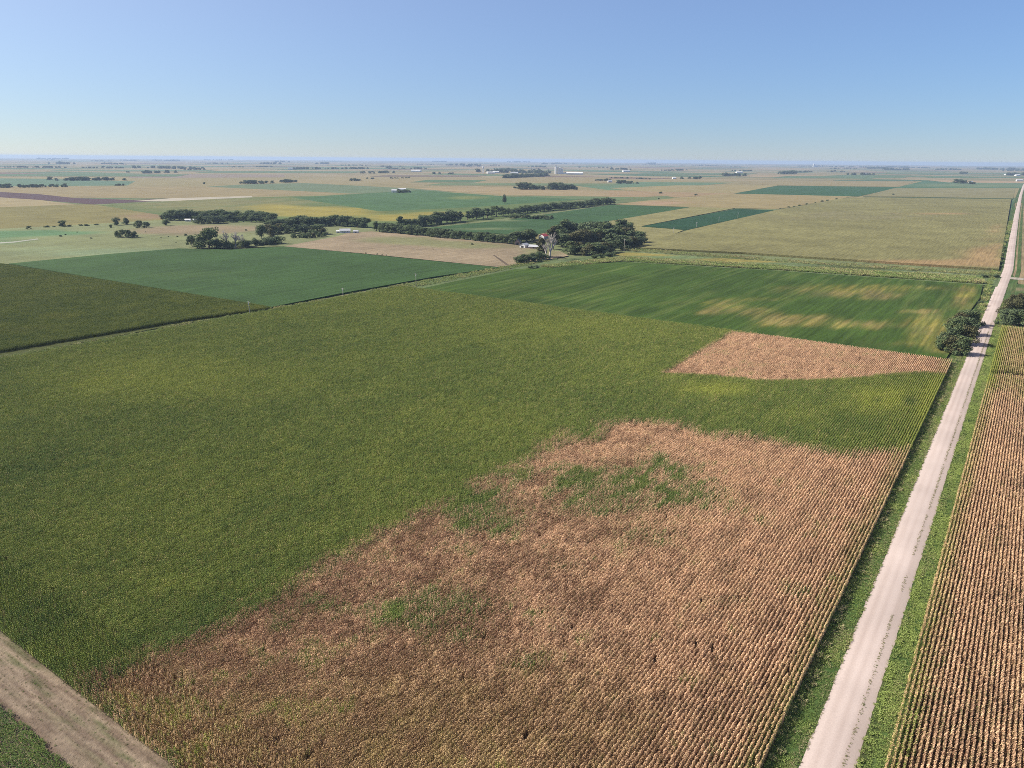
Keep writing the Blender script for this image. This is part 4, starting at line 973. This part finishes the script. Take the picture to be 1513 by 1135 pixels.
for i, (u0, v0, u1, v1, h) in enumerate([(-90, 278, 103, 276.5, 5.5), (80, 267, 185, 266.5, 5), (70, 266, 74, 266, 4), (165, 274.5, 184, 274.3, 4), (298, 272.3, 405, 271, 5), (419, 270, 433, 269, 4.2), (186, 255, 192, 255, 2.5), (204, 256.5, 256, 255.5, 4),
        (-60, 247.3, 200, 249, 2.6), (200, 248.6, 300, 250.2, 3.6), (275, 251.5, 299, 251, 2.6), (344, 247.5, 400, 247, 2), (425, 250.5, 450, 250, 3), (462, 250.4, 545, 250, 3.2), (537, 256.5, 577, 255.5, 3.6), (570, 249.5, 632, 250, 2.6), (639, 257.5, 653, 257.5, 3.6), (658, 257.5, 677, 257.5, 3),
        (520, 267.5, 526, 267, 3.4), (545, 264.5, 553, 264.3, 2.2), (578, 264, 606, 263, 1.8), (706, 254.6, 838, 257, 4.8), (730, 252, 815, 253, 3.4), (745, 263.5, 804, 260.5, 5), (769, 279.7, 851, 280.5, 9.5), (590, 285, 609, 284.5, 5.2), (760, 278.5, 764, 278.5, 2.5), (880, 267, 905, 267.5, 3), (908, 271.5, 941, 271.5, 5),
        (905, 263, 960, 265, 2.4), (900, 251, 930, 251, 3), (980, 252.5, 1014, 252, 2), (1005, 264.5, 1034, 264.5, 4.6), (1068, 260.5, 1106, 260.5, 4.8), (1082, 253, 1110, 253, 2.2), (1150, 257.5, 1177, 257, 4.6), (1180, 255, 1198, 254, 2), (1222, 254, 1245, 254, 2.2), (1255, 258.8, 1272, 258.8, 3.4), (1284, 258.8, 1296, 258.8, 3.4),
        (1414, 271, 1427, 271, 5.4), (1430, 272, 1438, 272, 4), (1412, 257, 1428, 257, 3), (1310, 251.5, 1343, 251.5, 2.6), (1490, 259.5, 1530, 259.5, 4.5), (1380, 251, 1430, 251.5, 2.2), (1440, 250.5, 1530, 252, 3.2), (1225, 247, 1380, 248.5, 1.6), (1285, 249.5, 1310, 249, 2.4)]):
    belt(u0, v0, u1, v1, h, ordinal(i+1) + ' far tree belt on the hazy plain', 10 if v0 > 262 else 22, 6 if v0 > 262 else 14)
# scattered farm trees out to the horizon
rr = random.Random(44)
for i in range(46):
    u = rr.uniform(-60, 1570); vh = 235.4 + (u-756)*.00785
    v = vh + rr.uniform(4.5, 13); w = rr.uniform(6, 50)
    belt(u, v, u+w, v+.00785*w+rr.uniform(-.3, .3), rr.uniform(.9, 2.2)*(.6+(v-vh)/14), ordinal(i % 60+1) + ' thin tree line near the horizon', 30, 22)

# ------------------------------------------------------------------ haze
def haze():
    s, z0, z1 = 31000.0, -1.6, 104.0
    V = [(x, y, z) for z in (z0, z1) for x, y in ((-s, -s), (s, -s), (s, s), (-s, s))]
    F = [(3, 2, 1, 0), (4, 5, 6, 7), (0, 1, 5, 4), (1, 2, 6, 5), (2, 3, 7, 6), (3, 0, 4, 7)]
    mt = bpy.data.materials.new('haze'); mt.use_nodes = True; nt = mt.node_tree
    nt.nodes.remove(nt.nodes['Principled BSDF'])
    pv = N(nt, 'ShaderNodeVolumePrincipled'); pv.inputs['Color'].default_value = (.48, .63, .86, 1); pv.inputs['Density'].default_value = HAZE; pv.inputs['Anisotropy'].default_value = .1
    nt.links.new(pv.outputs[0], nt.nodes['Material Output'].inputs['Volume'])
    struct(mesh_obj('haze', V, F, mt), 'stuff')
HAZE = 5.6e-5
haze()
